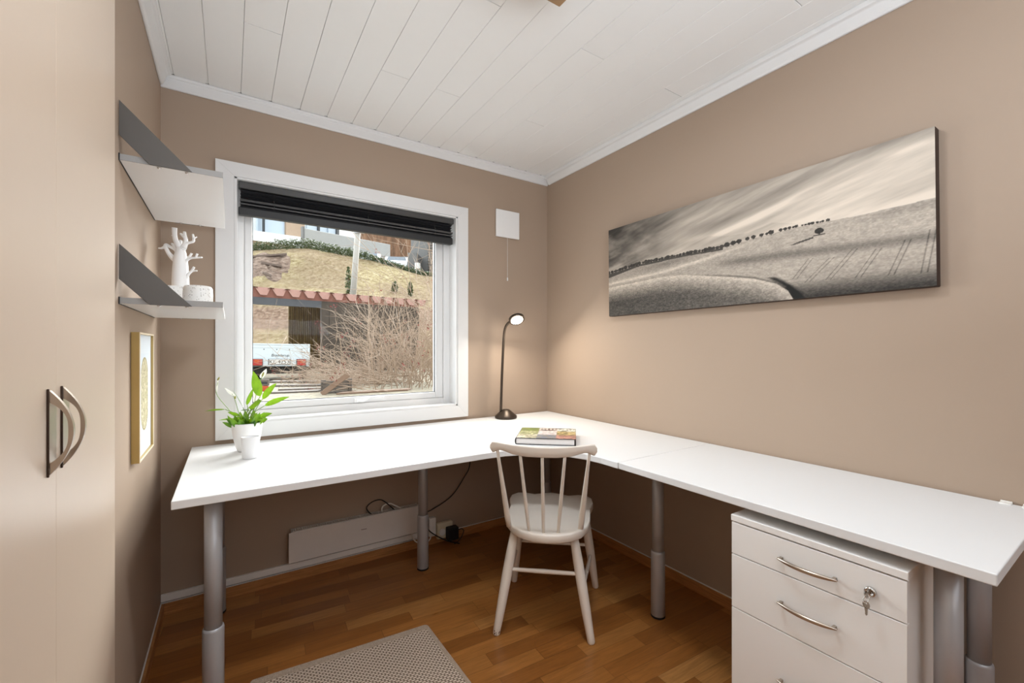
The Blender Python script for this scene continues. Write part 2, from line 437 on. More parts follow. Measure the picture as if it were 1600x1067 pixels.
sash = ring(SX0, SX1, SZ0, SZ1, .036, .05, .037, .05, 2.577, 2.625).build('sash', 'white_trim', win, bevel=.005, seg=3, world=True)
ring(SX0+.0355, SX1-.0495, SZ0+.0365, SZ1-.0495, .004, .004, .004, .004, 2.590, 2.60).build('seal', 'seal_grey', sash, world=True)
MB().box(SX0+.034, SX1-.048, 2.592, 2.598, SZ0+.035, SZ1-.048).build('pane', 'clear_glass', win, world=True)
# espagnolette handle on the lower rail
hz = .893; hx = .598
hd = MB().box(hx, hx+.036, 2.565, 2.577, hz-.012, hz+.012).tube([(hx+.018, 2.577, hz), (hx+.018, 2.555, hz)], .009, 12)
hd.tube(curve_pts([(hx+.018, 2.553, hz), (hx+.045, 2.548, hz-.004), (hx+.075, 2.548, hz+.014), (hx+.10, 2.548, hz+.018), (hx+.165, 2.550, hz+.014)], 20), [.008]*4+[.007]*12+[.006]*5, 8, flat=.7)
hd.build('handle', 'porcelain', win, bevel=.002, world=True)
MB().box(ox0+.03, ox1-.03, WO, WO+.09, WZ0-.05, WZ0-.02).build('outer_sill', 'white_trim', win, world=True)

# ---------------------------------------------------------------- pleated blind
bl = thing('pleated_blind', 'black pleated blind gathered at the top of the white window', 'blind', (.61, 2.505, 1.85))
bx0, bx1 = .036, 1.186
MB().box(bx0, bx1, 2.487, 2.523, 1.979, 2.0135).build('head_rail', 'blind_rail', bl, bevel=.003, world=True)
pr = []
for z, a in ((1.980,-.006),(1.971,.012),(1.962,-.008),(1.954,.011),(1.946,-.008),(1.939,.010),(1.933,-.004),(1.924,.024),(1.916,.018),(1.911,-.004),(1.905,.022),(1.900,.018),(1.897,-.002),(1.891,.018),(1.888,.012),(1.886,-.004)):
    pr.append([(bx0+.004+.2*max(0,.02-a), 2.505-a, z), (bx1-.008-.2*max(0,.02-a), 2.505-a, z)])
MB().grid(pr, False).build('pleats', 'blind_black', bl, world=True, solid=.0015)
MB().box(bx0-.001, bx1-.006, 2.488, 2.521, 1.850, 1.887).build('bottom_rail', 'blind_bar', bl, bevel=.003, world=True)
for cx in (.187, .655, 1.06):
    MB().tube([(cx, 2.4885, 1.979), (cx, 2.4865, 1.888)], .0007, 6).lathe([(0,0),(.003,.001),(.003,.006),(0,.007)], (cx, 2.4855, 1.905), 10).lathe([(0,0),(.003,.001),(.003,.006),(0,.007)], (cx, 2.4855, 1.93), 10).build('cord', 'blind_rail', bl, world=True)

# ---------------------------------------------------------------- wardrobe
wd = thing('wardrobe', 'tall built-in wardrobe with beige painted doors at left of room', 'wardrobe', (-.5, .55, 0))
MB().box(-.86, WD-.021, -.30, 1.409, 0, 2.418).build('carcass', 'wardrobe_paint', wd, world=True)
MB().box(WD-.02, WD-.001, -.30, 1.411, 2.388, 2.4225).build('frieze', 'wardrobe_paint', wd, world=True)
MB().box(WD-.03, WD-.008, -.30, 1.411, 0, .05).build('plinth', 'wardrobe_paint', wd, world=True)
def bow_handle(y, door):
    # 128 mm bow pull standing out of the door towards the room
    z0, z1 = 1.003, 1.133; zc = (z0+z1)/2; hh = (z1-z0)/2; hw = .0085
    b = MB(); N = 22; outer = []; inner = []
    for i in range(N+1):
        t = -1+2*i/N
        outer.append((WD+.003+.0265*(1-abs(t)**2.0), zc+hh*t))
    for i in range(N+1):
        t = -.72+1.44*i/N
        inner.append((WD+.003+.0205*(1-(abs(t)/.72)**3.2), zc+hh*t*1.0))
    # solid feet and bow as one cross-section, swept along the door
    k = len(outer); pts = []
    for i in range(N):
        o0, o1, i0, i1 = outer[i], outer[i+1], inner[i], inner[i+1]
        vs = []
        for yy in (y-hw*.55, y+hw*.55):
            vs += [(o0[0], yy, o0[1]), (o1[0], yy, o1[1]), (i1[0], yy, i1[1]), (i0[0], yy, i0[1])]
        b.add(vs, [(0,1,2,3),(7,6,5,4)], False)
        b.add(vs, [(0,4,5,1)], True); b.add(vs, [(3,2,6,7)], True)
    h = b.build('handle', 'nickel', door, world=True)
    MB().box(WD, WD+.0026, y-.0055, y+.030, z0+.012, z1-.016).build('back_plate', 'nickel', h, bevel=.001, world=True)
    MB().box(WD, WD+.0032, y-.0070, y-.0050, z0-.003, z1+.003).build('edge_strip', 'bronze_edge', h, bevel=.001, world=True)
for y0, y1, hy in ((.9873, 1.4115, 1.0135), (.5615, .9868, .9485), (.134, .559, .16), (-.298, .1315, .10)):
    d = MB().box(WD-.02, WD, y0, y1, .052, 2.386).build('door', 'wardrobe_paint', wd, bevel=.0005, world=True)
    bow_handle(hy, d)

# ---------------------------------------------------------------- wall shelves
def shelf(zb, label, tz, th):
    s = thing('wall_shelf', label, 'shelf', (XL, 1.95, zb), 'bracketed shelves on the left wall')
    MB().box(XL+.002, -.018, 1.607, 2.287, zb, zb+.017).build('board', 'porcelain', s, bevel=.001, world=True)
    MB().box(XL+.002, -.018, 1.6045, 1.607, zb, zb+.017).build('edge_band', 'shelf_edge_shaded', s, world=True)
    MB().box(XL+.0005, XL+.003, 1.603, 2.288, zb-.0015, zb+.0185).build('wall_edge_strip', 'black_plastic', s, world=True)  # thin black strip along the board's wall edge
    for y0 in (1.5985, 2.2885):
        b = MB().prism([(XL+.002, y0, tz), (XL+.002, y0, tz-th), (-.192, y0, zb-.001), (-.094, y0, zb-.001)], (0, .004, 0)).build('bracket', 'anthracite', s, bevel=.0006, world=True)
        yy = y0-.002 if y0 < 2 else y0+.004
        for x in (-.173, -.108):
            MB().lathe([(0,-.004),(.004,-.003),(.005,0)], (x, (1.614 if y0 < 2 else 2.281), zb), 12).build('screw', 'chrome', b, world=True)
    return s
shelf(1.7235, 'upper white wall shelf on slanted dark brackets with nothing standing on it', 1.888, .097)
shelf(1.3225, 'lower white wall shelf on dark brackets holding the white tree and pots', 1.489, .099)
ST = 1.3395
# white jewellery tree
jt = thing('jewelry_tree', 'white bare-branched ornament tree standing on the lower wall shelf', 'ornament', (-.15, 2.03, ST))
D0 = 1.665
def tp(zx, zy, dd=0):   # crop pixel of the ornament -> its own plane
    px = 240+zx/8.21; py = 350+zy/8.21; return at(px, py, D0+dd)
base = at(283, 474.5, D0)
trunk = [tp(352,1117), tp(350,1010), tp(348,860), tp(346,740), tp(345,620), tp(345,520), tp(342,430), tp(348,360), tp(345,300)]
sc = D0/F/8.21
tr = MB().tube(trunk, [98*sc, 95*sc, 95*sc, 92*sc, 88*sc, 82*sc, 74*sc, 58*sc, 40*sc], 18)
br = [([(330,500),(250,440),(190,370),(150,300),(100,310),(60,308)], [40,34,26,24,13,9]),
      ([(170,330),(150,290),(160,268),(185,278),(245,310),(300,350)], [22,24,24,20,18,22]),
      ([(330,420),(300,340),(262,280),(232,250)], [46,34,24,14]),
      ([(345,340),(300,250),(275,180),(268,110),(268,45)], [40,34,30,30,32]),
      ([(285,200),(262,160),(238,140)], [26,20,14]),
      ([(345,330),(340,260),(348,212)], [30,22,20]),
      ([(365,330),(395,270),(412,210),(400,150),(396,100)], [42,32,26,22,18]),
      ([(405,180),(375,150),(348,125)], [22,18,14]),
      ([(385,310),(420,250),(470,236),(512,220),(510,170),(503,132)], [36,24,16,18,16,13]),
      ([(512,190),(535,175),(555,166)], [12,10,7]),
      ([(400,500),(430,460),(480,436),(550,432),(622,428)], [26,20,16,13,11]),
      ([(440,445),(470,405),(488,375)], [18,15,15]), ([(540,430),(550,405),(560,382)], [14,14,15]),
      ([(420,690),(450,640),(490,600),(520,552)], [24,18,17,15]), ([(495,605),(525,600),(558,600)], [14,11,9])]
for k, (p, r) in enumerate(br):
    dd = (-.014, .012, 0, -.01, -.006, .012, .006, .01, .012, .012, .004, .004, .004, -.004, -.004)[k]
    cp = curve_pts([tp(x, y, dd*i/(len(p)-1)) for i, (x, y) in enumerate(p)], 18)
    rr = [float(np.interp(i/(len(cp)-1), np.linspace(0, 1, len(r)), r))*sc*.92 for i in range(len(cp))]
    tr.tube(cp, rr, 9)
tr.build('body', 'porcelain', jt, world=True)
# drop body exactly on the shelf
for name, px, D, rx, hgt, lab in (('dotted_pot', 270.5, 1.42, .0395, .0605, 'dotted white pot half hidden behind the lower shelf bracket'),
                                  ('dotted_pot', 309.5, 1.38, .0392, .056, 'dotted white pot right of the other, beside the window trim')):
    p = at(px, 460, D); t = thing(name, lab, 'pot', (p.x, p.y, ST), 'dotted ceramic pots on the lower shelf')
    prof = [(0,0),(rx*.93,0),(rx,.004),(rx*1.02,hgt*.5),(rx*.99,hgt*.86),(rx*.90,hgt*.98),(rx*.82,hgt),(rx*.78,hgt*.97),(rx*.78,.01),(0,.008)]
    MB().lathe(prof, (0,0,0), 36, cap=(False, False)).build('body', 'speckled_ceramic', t)

# ---------------------------------------------------------------- framed print on the left wall
fr = thing('picture_frame', 'gold-sided picture frame with pale oval print under the shelves', 'picture', (XL, 1.93, .834))
fy0, fy1, fz0, fz1, fx = 1.781, 2.079, .834, 1.248, XL+.021
m = MB(); t_ = .006
m.box(XL+.001, fx, fy0, fy0+t_, fz0, fz1).box(XL+.001, fx, fy1-t_, fy1, fz0, fz1).box(XL+.001, fx, fy0+t_, fy1-t_, fz0, fz0+t_).box(XL+.001, fx, fy0+t_, fy1-t_, fz1-t_, fz1)
m.build('frame', 'gold_paint', fr, world=True)
m = MB(); e = .0015
m.box(fx, fx+e, fy0, fy0+t_+.003, fz0, fz1).box(fx, fx+e, fy1-t_, fy1, fz0, fz1).box(fx, fx+e, fy0+t_, fy1-t_, fz0, fz0+t_).box(fx, fx+e, fy0+t_, fy1-t_, fz1-t_, fz1)
m.build('face_edge', 'gold_light', fr, world=True)
MB().box(XL+.002, XL+.014, fy0+t_, fy1-t_, fz0+t_, fz1-t_).build('mount', 'mount_board', fr, world=True)
# value noise used by the printed pictures
def vnoise(x, y, seed):
    g = np.random.default_rng(seed).random((256, 256))
    xi = np.floor(x).astype(int); yi = np.floor(y).astype(int); fx_ = x-xi; fy_ = y-yi
    fx_ = fx_*fx_*(3-2*fx_); fy_ = fy_*fy_*(3-2*fy_)
    a = g[xi % 256, yi % 256]; b = g[(xi+1) % 256, yi % 256]; c = g[xi % 256, (yi+1) % 256]; d = g[(xi+1) % 256, (yi+1) % 256]
    return (a*(1-fx_)+b*fx_)*(1-fy_)+(c*(1-fx_)+d*fx_)*fy_
def fbm(x, y, seed, o=4, g=.5):
    s = 0; a = 1; t = 0
    for k in range(o): s = s+a*vnoise(x*2**k, y*2**k, seed+k); t += a; a *= g
    return s/t
def art_mesh(name, fn, nu, nv, pos, matname, parent):
    u, v = np.meshgrid(np.linspace(0, 1, nu), np.linspace(0, 1, nv))
    rgb = np.clip(fn(u, v), 0, 1)
    l = np.where(rgb <= .04045, rgb/12.92, ((rgb+.055)/1.055)**2.4)
    P = np.stack(pos(u, v), -1).reshape(-1, 3)
    idx = np.arange(nu*nv).reshape(nv, nu)
    q = np.stack([idx[:-1,:-1], idx[:-1,1:], idx[1:,1:], idx[1:,:-1]], -1).reshape(-1, 4)
    me = bpy.data.meshes.new(name); me.from_pydata(P.tolist(), [], q.tolist()); me.update()
    a = me.color_attributes.new('art', 'FLOAT_COLOR', 'POINT')
    a.data.foreach_set('color', np.concatenate([l.reshape(-1, 3), np.ones((nu*nv, 1))], 1).ravel())
    me.materials.append(M[matname]); o = bpy.data.objects.new(name, me); C.objects.link(o); o.parent = parent; return o
def oval_art(u, v):
    x = (u-.5)*.16; y = (v-.5)*.26; hw, hh, rr = .062, .118, .062
    dx = np.abs(x); dy = np.maximum(np.abs(y)-(hh-rr), 0); d = np.sqrt(dx**2+dy**2)
    n = fbm(u*7, v*11, 3); n2 = fbm(u*20+n*3, v*26, 9)
    base = np.stack([.83+0*u, .87+0*u, .91+0*u], -1)
    ink = np.stack([.60+.30*n2, .58+.28*n2, .42+.34*n2], -1)
    rim = np.stack([.56+.1*n, .52+.1*n, .36+.1*n], -1)
    inside = (d < rr)[..., None]; ri = ((d < rr) & (d > rr-.006))[..., None]
    vein = (np.abs(n2-.5) < .035)[..., None]
    o = np.where(inside, ink, base); o = np.where(inside & vein, o*.72, o); o = np.where(ri, rim, o); return o
art_mesh('print', oval_art, 90, 140, lambda u, v: (0*u+.0146, (fy0+.055-1.93)+u*.19, (fz0+.07-.834)+v*.275), 'print_art', fr)

# ---------------------------------------------------------------- wide canvas on the right wall
cv = thing('canvas_print', 'wide sepia landscape canvas of rolling fields on the right wall', 'picture', (XR, 1.12, 1.645))
CW, CH, CT = 1.42, .512, .04
MB().box(-CT, -.001, -CW/2, CW/2, -CH/2, CH/2).build('stretcher', 'canvas_edge', cv, bevel=.003)
def land_art(u, v):
    U = u*CW; V = v*CH
    hor = np.interp(u, [0,.167,.365,.5,.585,.7,.779,.859,1], [.495,.535,.53,.52,.54,.556,.552,.544,.552])
    # sky
    ca, sa = math.cos(R(13)), math.sin(R(13))
    a = U*ca+V*sa; b = -U*sa+V*ca
    st = fbm(a*3.2, b*30, 21, 5, .55); st2 = fbm(a*8, b*60, 31, 4)
    cl_ = fbm(U*9+V*5, V*22-U*3, 41, 5)
    sky = .64+.18*np.clip((u-.1)/.9, 0, 1)-.10*np.clip((v-.75)/.25, 0, 1)
    sky = sky+.30*(st-.5)*np.clip(1.2-u*.3, .5, 1.2)+.10*(st2-.5)
    dk = np.clip(1-u/.34, 0, 1)**.8
    sky = sky-dk*(.55*np.clip(cl_-.32, 0, 1)*1.3+.10)+dk*.38*np.clip(cl_-.62, 0, 1)*2
    sky = sky+.10*np.exp(-((v-hor)/.09)**2)
    band = .72+.33*(u-.5)+.06*np.sin(u*9)
    sky = sky+.12*np.exp(-((v-band)/.03)**2)*np.clip((u-.3)/.2, 0, 1)-.10*np.exp(-((v-band-.10)/.05)**2)*np.clip((u-.25)/.2, 0, 1)
    mt = np.interp(u, [.3,.4,.45,.5,.58,.65,.70,.8], [.55,.62,.655,.62,.60,.64,.60,.55])
    sky = np.where((v < mt) & (u > .3) & (u < .8), sky-.05, sky)
    # land
    tx = fbm(U*60, V*150, 51, 4); fine = fbm(U*170, V*330, 61, 3)
    land = .66+.14*(tx-.5)+.18*(fine-.5)+.10*np.clip(u-.3, 0, 1)
    land = land-.09*np.exp(-((v-(hor-.03))/.03)**2)*np.clip((u-.82)/.1, 0, 1)
    bd = np.interp(u, [.45,.56,.705,.83,.92,1], [.385,.373,.356,.335,.32,.315])
    land = land-.20*np.exp(-((v-bd)/.035)**2)*np.clip((u-.45)/.1, 0, 1)*(.6+.8*tx)
    land = land-.42*np.clip((.14-v)/.12, 0, 1)*np.clip((u-.66)/.06, 0, 1)*(.55+.7*tx)
    land = land-.10*np.clip((.26-v)/.2, 0, 1)*np.clip((u-.66)/.06, 0, 1)
    # far meadow left with bright ridge
    rg = np.interp(u, [0,.27,.425,.556,.663,.75], [.372,.402,.442,.495,.535,.55])
    land = land+.16*np.exp(-((v-rg)/.016)**2)*np.clip((.66-u)/.2, 0, 1)
    land = land-.12*np.exp(-((v-(rg+.075))/.03)**2)*np.exp(-((u-.28)/.12)**2)*2*tx
    # foreground swell
    fg = np.interp(u, [0,.27,.364,.45,.526,.597,.662,.692,.704,.715], [.33,.352,.331,.285,.246,.203,.135,.07,.007,-.1])
    dep = fg-v
    sw = .74-.50*np.clip((dep-.02)/.16, 0, 1)*(1-.35*np.clip(u/.7, 0, 1)); sw = sw+.26*(fine-.5)+.16*(tx-.5)+.06*np.exp(-(dep/.02)**2)
    land = np.where((dep > 0) & (u < .715), sw, land)
    edge = np.exp(-((v-fg-.008)/.009)**2)*np.clip((u-.40)/.12, 0, 1)*(u < .715)
    land = land-.22*edge
    gx = np.interp(v, [0,.06,.109,.15,.19,.23], [.716,.703,.688,.668,.645,.60])
    land = land-.55*np.exp(-((u-gx-.004)/.011)**2)*(v < .20)*np.clip((.21-v)/.03, 0, 1)
    for x0, y0, x1, y1 in ((.705,.16,.745,.30),(.735,.12,.794,.28),(.785,.12,.844,.315),(.85,.11,.892,.29),(.915,.10,.947,.32),(.974,.09,.990,.36)):
        for o_ in (0, .011):
            xl = x0+(x1-x0)*(v-y0)/(y1-y0)+o_
            land = land-.20*np.exp(-((u-xl)/.0013)**2)*((v > y0) & (v < y1))
    out = np.where(v > hor, sky, land)
    # tree line
    tb = np.interp(u, [0,.167,.365,.497,.585,.7], [.474,.512,.516,.502,.532,.55])
    rt = np.random.default_rng(5); dens = fbm(U*90, V*90, 71, 3)
    tl_ = np.where((v > tb-.004) & (v < tb+.016) & (u < .52), .26+.1*dens, out); out = np.where(u < .5, tl_, out)
    x = .0
    while x < .80:
        r = rt.uniform(.005, .0105)*(1 if x < .66 else .55); cy = float(np.interp(x, [0,.167,.365,.497,.585,.7,.779], [.498,.535,.533,.525,.548,.562,.556]))+r*.9
        e = ((u-x)/r)**2+((v-cy)/(r*2.0))**2
        out = np.where(e < 1+.7*(fine-.5), .17+.16*dens, out)
        if .5 < x < .7: out = np.where((np.abs(u-x) < .001) & (v < cy) & (v > cy-r*3), .25, out)
        x += r*rt.uniform(1.3, 2.2) if x < .52 else r*rt.uniform(1.7, 3.2)
    out = np.where((u < .16) & (v < tb) & (v > tb-.03+.18*u), .30, out)
    e = ((u-.7705)/.0115)**2+((v-.494)/.021)**2
    out = np.where((e < 1+.5*(fine-.5)), .16+.1*dens, out)
    out = np.where((np.abs(u-.7705) < .0013) & (v > .462) & (v < .49), .16, out)
    sv = .425+(u-.70)/.062*.030
    out = np.where((u > .70) & (u < .757) & (np.abs(v-sv) < .007*np.clip((u-.697)/.02, 0, 1)), .32, out)
    out = np.where((u > .757) & (u < .785) & (np.abs(v-.462) < .004), .30, out)
    out = np.clip(out, .10, .90)
    return np.stack([out*.95, out*.895, out*.83], -1)
art_mesh('canvas_face', land_art, 640, 250, lambda u, v: (0*u-CT-.0012, CW/2-.001-u*(CW-.002), (v-.5)*(CH-.002)), 'canvas_art', cv)
cv.rotation_euler = (R(-.5), 0, 0)

# ---------------------------------------------------------------- vent with pull cord
vt = thing('wall_vent', 'white square wall vent with pull cord right of window', 'vent', (1.578, YB, 2.034))
MB().box(-.088, .088, -.006, -.0005, -.086, .086).build('back_plate', 'white_plastic', vt, bevel=.002)
q = MB(); q.box(-.093, .093, -.020, -.008, -.092, .092); q.build('cover', 'porcelain', vt, bevel=.004, seg=3)
cd = MB().tube([(-.002, -.014, -.09), (-.002, -.014, -.365)], .0013, 8)
c_ = cd.build('pull_cord', 'white_plastic', vt)
MB().lathe([(0,-.012),(.0045,-.011),(.0045,.009),(.002,.012)], (-.002, -.014, -.372), 14).build('cord_tip', 'porcelain', c_)

# ================================================================= DESKS
ZD, TH = .741, .026
def telescopic_leg(parent, x, y):
    l = MB().tube([(x, y, .26), (x, y, ZD-TH)], .0252, 28).build('leg', 'steel_grey', parent, world=True)
    MB().lathe([(.0285,0),(.0302,.002),(.0302,.277),(.0288,.284),(.0253,.286)], (x, y, .008), 28, cap=(False, False)).build('leg_sleeve', 'steel_grey', l, world=True)
    MB().lathe([(.029,0),(.031,.002),(.031,.008),(.029,.011)], (x, y, 0), 24).build('foot', 'black_rubber', l, world=True)
cdk = thing('corner_desk', 'white corner desktop under the window on telescopic grey legs', 'desk', (.6, 2.05, 0))
cvp = [(.93, 1.6265), (1.02, 1.618), (1.10, 1.594), (1.18, 1.545), (1.245, 1.47), (1.281, 1.38), (1.293, 1.30), (1.294, 1.2085)]
poly = [(-.147, 2.464), (-.147, 1.6265)]+cvp+[(1.917, 1.2085), (1.917, 2.464)]
MB().prism([(x, y, ZD-TH) for x, y in poly], (0, 0, TH)).build('tabletop', 'desk_white', cdk, bevel=.0025, world=True)
for x, y in ((-.045, 1.705), (-.045, 2.36), (.876, 2.222), (1.79, 2.31), (1.60, 1.255)): telescopic_leg(cdk, x, y)
sdk = thing('straight_desk', 'white rectangular desktop extending the corner desk, over the drawers', 'desk', (1.6, .7, 0))
MB().box(1.297, 1.917, .192, 1.2065, ZD-TH, ZD).build('tabletop', 'desk_white', sdk, bevel=.0025, world=True)
for x, y in ((1.405, .285), (1.82, .305)): telescopic_leg(sdk, x, y)
MB().box(1.36, 1.86, 1.15, 1.205, ZD-TH-.02, ZD-TH).build('crossbar', 'steel_grey', sdk, world=True)
for k, (y, lab) in enumerate(((.266, 'small white clip on the rear desk edge, farther from the camera'), (.222, 'small white clip on the rear desk edge at the right picture border'))):
    cpt = thing('desk_clip', lab, 'clip', (1.91, y, ZD), 'cable clips on the desk edge')
    MB().box(-.016, .006, -.012, .012, 0, .004).box(.0075, .0115, -.012, .012, -.03, .006).box(.004, .0115, -.012, .012, .002, .0062).build('body', 'white_plastic', cpt, bevel=.001)

# ---------------------------------------------------------------- drawer unit
du = thing('drawer_unit', 'white three-drawer pedestal on castors below the straight desk', 'drawer unit', (1.56, .54, 0))
dx0, dx1, dy0, dy1 = 1.302, 1.80, .331, .747
MB().box(dx0+.018, dx1, dy0+.003, dy0+.019, .05, .664).box(dx0+.018, dx1, dy1-.019, dy1-.003, .05, .664).box(dx1-.016, dx1-.002, dy0+.019, dy1-.019, .05, .664).box(dx0+.02, dx1-.016, dy0+.019, dy1-.019, .05, .066).build('carcass', 'drawer_white', du, bevel=.001, world=True)
MB().box(dx0-.001, dx1+.002, dy0-.001, dy1+.001, .664, .683).build('top_panel', 'drawer_white', du, bevel=.0015, world=True)
for z0, z1, hzz in ((.564, .660, .606), (.400, .561, .482), (.068, .397, .262)):
    d = MB().box(dx0, dx0+.017, dy0+.001, dy1-.001, z0, z1).box(dx0+.017, dx1-.06, dy0+.025, dy0+.035, z0+.01, z1-.02).box(dx0+.017, dx1-.06, dy1-.035, dy1-.025, z0+.01, z1-.02).box(dx0+.017, dx1-.06, dy0+.035, dy1-.035, z0+.01, z0+.016).build('drawer', 'drawer_white', du, bevel=.0008, world=True)
    pts = []; pr_ = MB(); N = 20
    for i in range(N+1):
        t = -1+2*i/N; yy = .537+t*.072; d_ = .011+.016*(1-t*t)
        pts.append((dx0-d_, yy))
    rows = []
    for i, (x, yy) in enumerate(pts):
        w_ = .0026+.0034*(1-abs(-1+2*i/N)**4)
        rows.append([(x, yy, hzz-w_), (x-.0035, yy, hzz), (x, yy, hzz+w_), (x+.003, yy, hzz+w_*.6), (x+.003, yy, hzz-w_*.6), (x, yy, hzz-w_)])
    pr_.grid(rows, True)
    for yy in (.537-.064, .537+.064): pr_.box(dx0-.0135, dx0, yy-.0035, yy+.0035, hzz-.0035, hzz+.0035)
    pr_.build('handle', 'nickel', d, world=True)
    if hzz > .6:
        lk = MB()
        prof = [(.0115,0),(.0115,.008),(.010,.0095),(.0075,.0098),(.007,.0085),(0,.0085)]
        N = 24; vs = []
        for r_, x_ in prof:
            for k in range(N): vs.append((dx0-x_, .399+r_*math.cos(2*PI*k/N), .608+r_*math.sin(2*PI*k/N)))
        lk.add(vs, [(i*N+k, i*N+(k+1) % N, (i+1)*N+(k+1) % N, (i+1)*N+k) for i in range(len(prof)-1) for k in range(N)], True)
        lk.box(dx0-.0093, dx0-.0084, .3975, .4005, .603, .613)
        lk.build('lock', 'chrome', d, world=True)
for x, y in ((1.35, .37), (1.35, .71), (1.76, .37), (1.76, .71)):
    MB().tube([(x, y-.012, .022), (x, y+.012, .022)], .022, 20).box(x-.012, x+.012, y-.016, y+.016, .03, .051).build('castor', 'black_plastic', du, world=True)
def key_mesh(c, ax_len, ax_w, nrm):
    """flat key: round bow with a hole, toothed blade, pushed along nrm"""
    c, L_, W_, n_ = map(Vector, (c, ax_len, ax_w, nrm)); mm = MB(); N = 20
    o_ = []; i_ = []
    for k in range(N):
        a = 2*PI*k/N
        o_.append(c+L_*(math.cos(a)*.0085)+W_*(math.sin(a)*.0082)); i_.append(c-L_*.0035+L_*(math.cos(a)*.0022)+W_*(math.sin(a)*.0022))
    for k in range(N):
        j = (k+1) % N; q = [o_[k], o_[j], i_[j], i_[k]]; t = n_*.0018
        mm.add(q+[p+t for p in q], [(3,2,1,0),(4,5,6,7),(0,1,5,4),(2,3,7,6)])
    bl_ = [(.007,.0035),(.013,.0033),(.014,.0024),(.0165,.003),(.0185,.0018),(.021,.0028),(.0235,.002),(.026,.0),(.0235,-.0026),(.013,-.0032),(.007,-.0035)]
    mm.prism([c+L_*a+W_*b for a, b in bl_], n_*.0018); return mm
ks = thing('key_ring', 'small keys hanging from the lock of the top drawer', 'key', (dx0-.02, .399, .598))
key_mesh((dx0-.024, .400, .607), (1, 0, 0), (0, .35, .94), (0, .94, -.35)).build('key', 'chrome', ks, world=True)
rp = [(dx0-.026+.004*math.sin(a), .400+.0055*math.cos(a+.3), .597+.0085*math.sin(a)) for a in np.linspace(0, 2*PI, 25)]
MB().tube(rp, .0007, 6, cap=False).build('ring', 'chrome', ks, world=True)
key_mesh((dx0-.024, .401, .582), (0, 0, -1), (.25, .97, 0), (.97, -.25, 0)).build('key', 'chrome', ks, world=True)

# ---------------------------------------------------------------- chair (built at origin, +y towards the desk corner)
ch = thing('spindle_chair', 'white painted wooden spindle-back chair pushed up to the desk corner', 'chair')
half = [(0,-.070),(.05,-.062),(.10,-.040),(.142,-.002),(.168,.05),(.181,.11),(.185,.19),(.186,.25),(.196,.29),(.203,.33),(.199,.38),(.172,.412),(.135,.416),(.085,.402),(.04,.418),(0,.430)]
out_ = [(x+.014, y) for x, y in half]+[(-x+.014, y) for x, y in reversed(half[1:-1])]
cx_ = .0; ctr = (.014, .19)
st_ = MB(); n = len(out_); rings = []
for sc_, z in ((.95, .4195), (.985, .4205), (1.0, .4245), (1.0, .448), (.992, .4525), (.96, .4545), (.80, .450), (.55, .4455), (.28, .4445)):
    rings.append([(ctr[0]+(x-ctr[0])*sc_, ctr[1]+(y-ctr[1])*sc_, z+(.006*max(0, (y-.3)/.13)**2 if z > .44 else 0)) for x, y in out_])
vs = [p for r in rings for p in r]
st_.add(vs, [(i*n+k, i*n+(k+1) % n, (i+1)*n+(k+1) % n, (i+1)*n+k) for i in range(len(rings)-1) for k in range(n)], True)
k0 = 0; st_.f += [tuple(reversed(range(n))), tuple((len(rings)-1)*n+k for k in range(n))]; st_.sm += [False, True]; st_.mi += [0, 0]
st_.build('seat', 'chair_paint', ch)
LEG = {}
for sx in (-1, 1):
    for tag_, ft, tp_ in (('r', (sx*.196, -.004, .0), (sx*.122, .045, .43)), ('f', (sx*.206+.028, .416, 0), (sx*.152+.020, .335, .43))):
        a, b = Vector(ft), Vector(tp_); LEG[(tag_, sx)] = (a, b)
        P = [a.lerp(b, t) for t in (0, .015, .1, .3, .55, .75, 1)]
        lg = MB().tube(P, [.0135, .0155, .0165, .0195, .0215, .0205, .0165], 18).build('leg', 'chair_paint', ch)
        if tag_ == 'r' and sx < 0:
            wr = MB()
            for k in range(7):
                p = a.lerp(b, .02+.03*random.random()); an = -2.2+random.random()*1.6
                wr.obox(p+Vector((math.cos(an)*.0158, math.sin(an)*.0158, 0)), (.0012+.001*random.random(), 0, 0), (0, .0014, 0), (0, 0, .001+.0015*random.random()))
            wr.build('paint_chips', 'wear_dark', lg)
def on(leg, z): a, b = LEG[leg]; return a.lerp(b, z/.43)
def stretch(p, q, r=.0085):
    d = q-p; P = [p+d*t for t in (0, .1, .5, .9, 1)]
    MB().tube(P, [r*.8, r*.95, r*1.1, r*.95, r*.8], 12).build('stretcher', 'chair_paint', ch)
stretch(on(('r',-1), .262), on(('r',1), .262)); stretch(on(('f',-1), .228), on(('f',1), .228), .0075)
for sx in (-1, 1): stretch(on(('r',sx), .205), on(('f',sx), .178))
# top rail: bent board with rolled ears
RB = lambda s: (.005+.209*s, -.128+.036*s*s)   # plan line of the rail, s in -1..1
rl = MB(); rows = []; N = 44
for i in range(N+1):
    s = -1+2*i/N; x, y = RB(s); a = abs(s)
    top = .8185+.0125*a**2; bot = float(np.interp(a, [0,.3,.55,.70,.80,.86,.895,.95,1], [.7765,.777,.783,.793,.7965,.794,.786,.782,.785]))
    if a > .93: k = (a-.93)/.07; top -= .017*(1-math.sqrt(max(0, 1-k*k))); bot += .014*(1-math.sqrt(max(0, 1-k*k)))
    h_ = (top-bot)/2; zc = (top+bot)/2; ring_ = []
    for j in range(12):
        an = 2*PI*j/12; ca_, sa_ = math.cos(an), math.sin(an)
        ring_.append((x, y+(-1 if ca_ < 0 else 1)*abs(ca_)**.4*.0092-.22*(zc-.8)-.22*(h_*sa_), zc+(1 if sa_ > 0 else -1)*abs(sa_)**.38*h_))
    rows.append(ring_+[ring_[0]])
rl.grid(rows, True); m_ = len(rl.v); w12 = 13
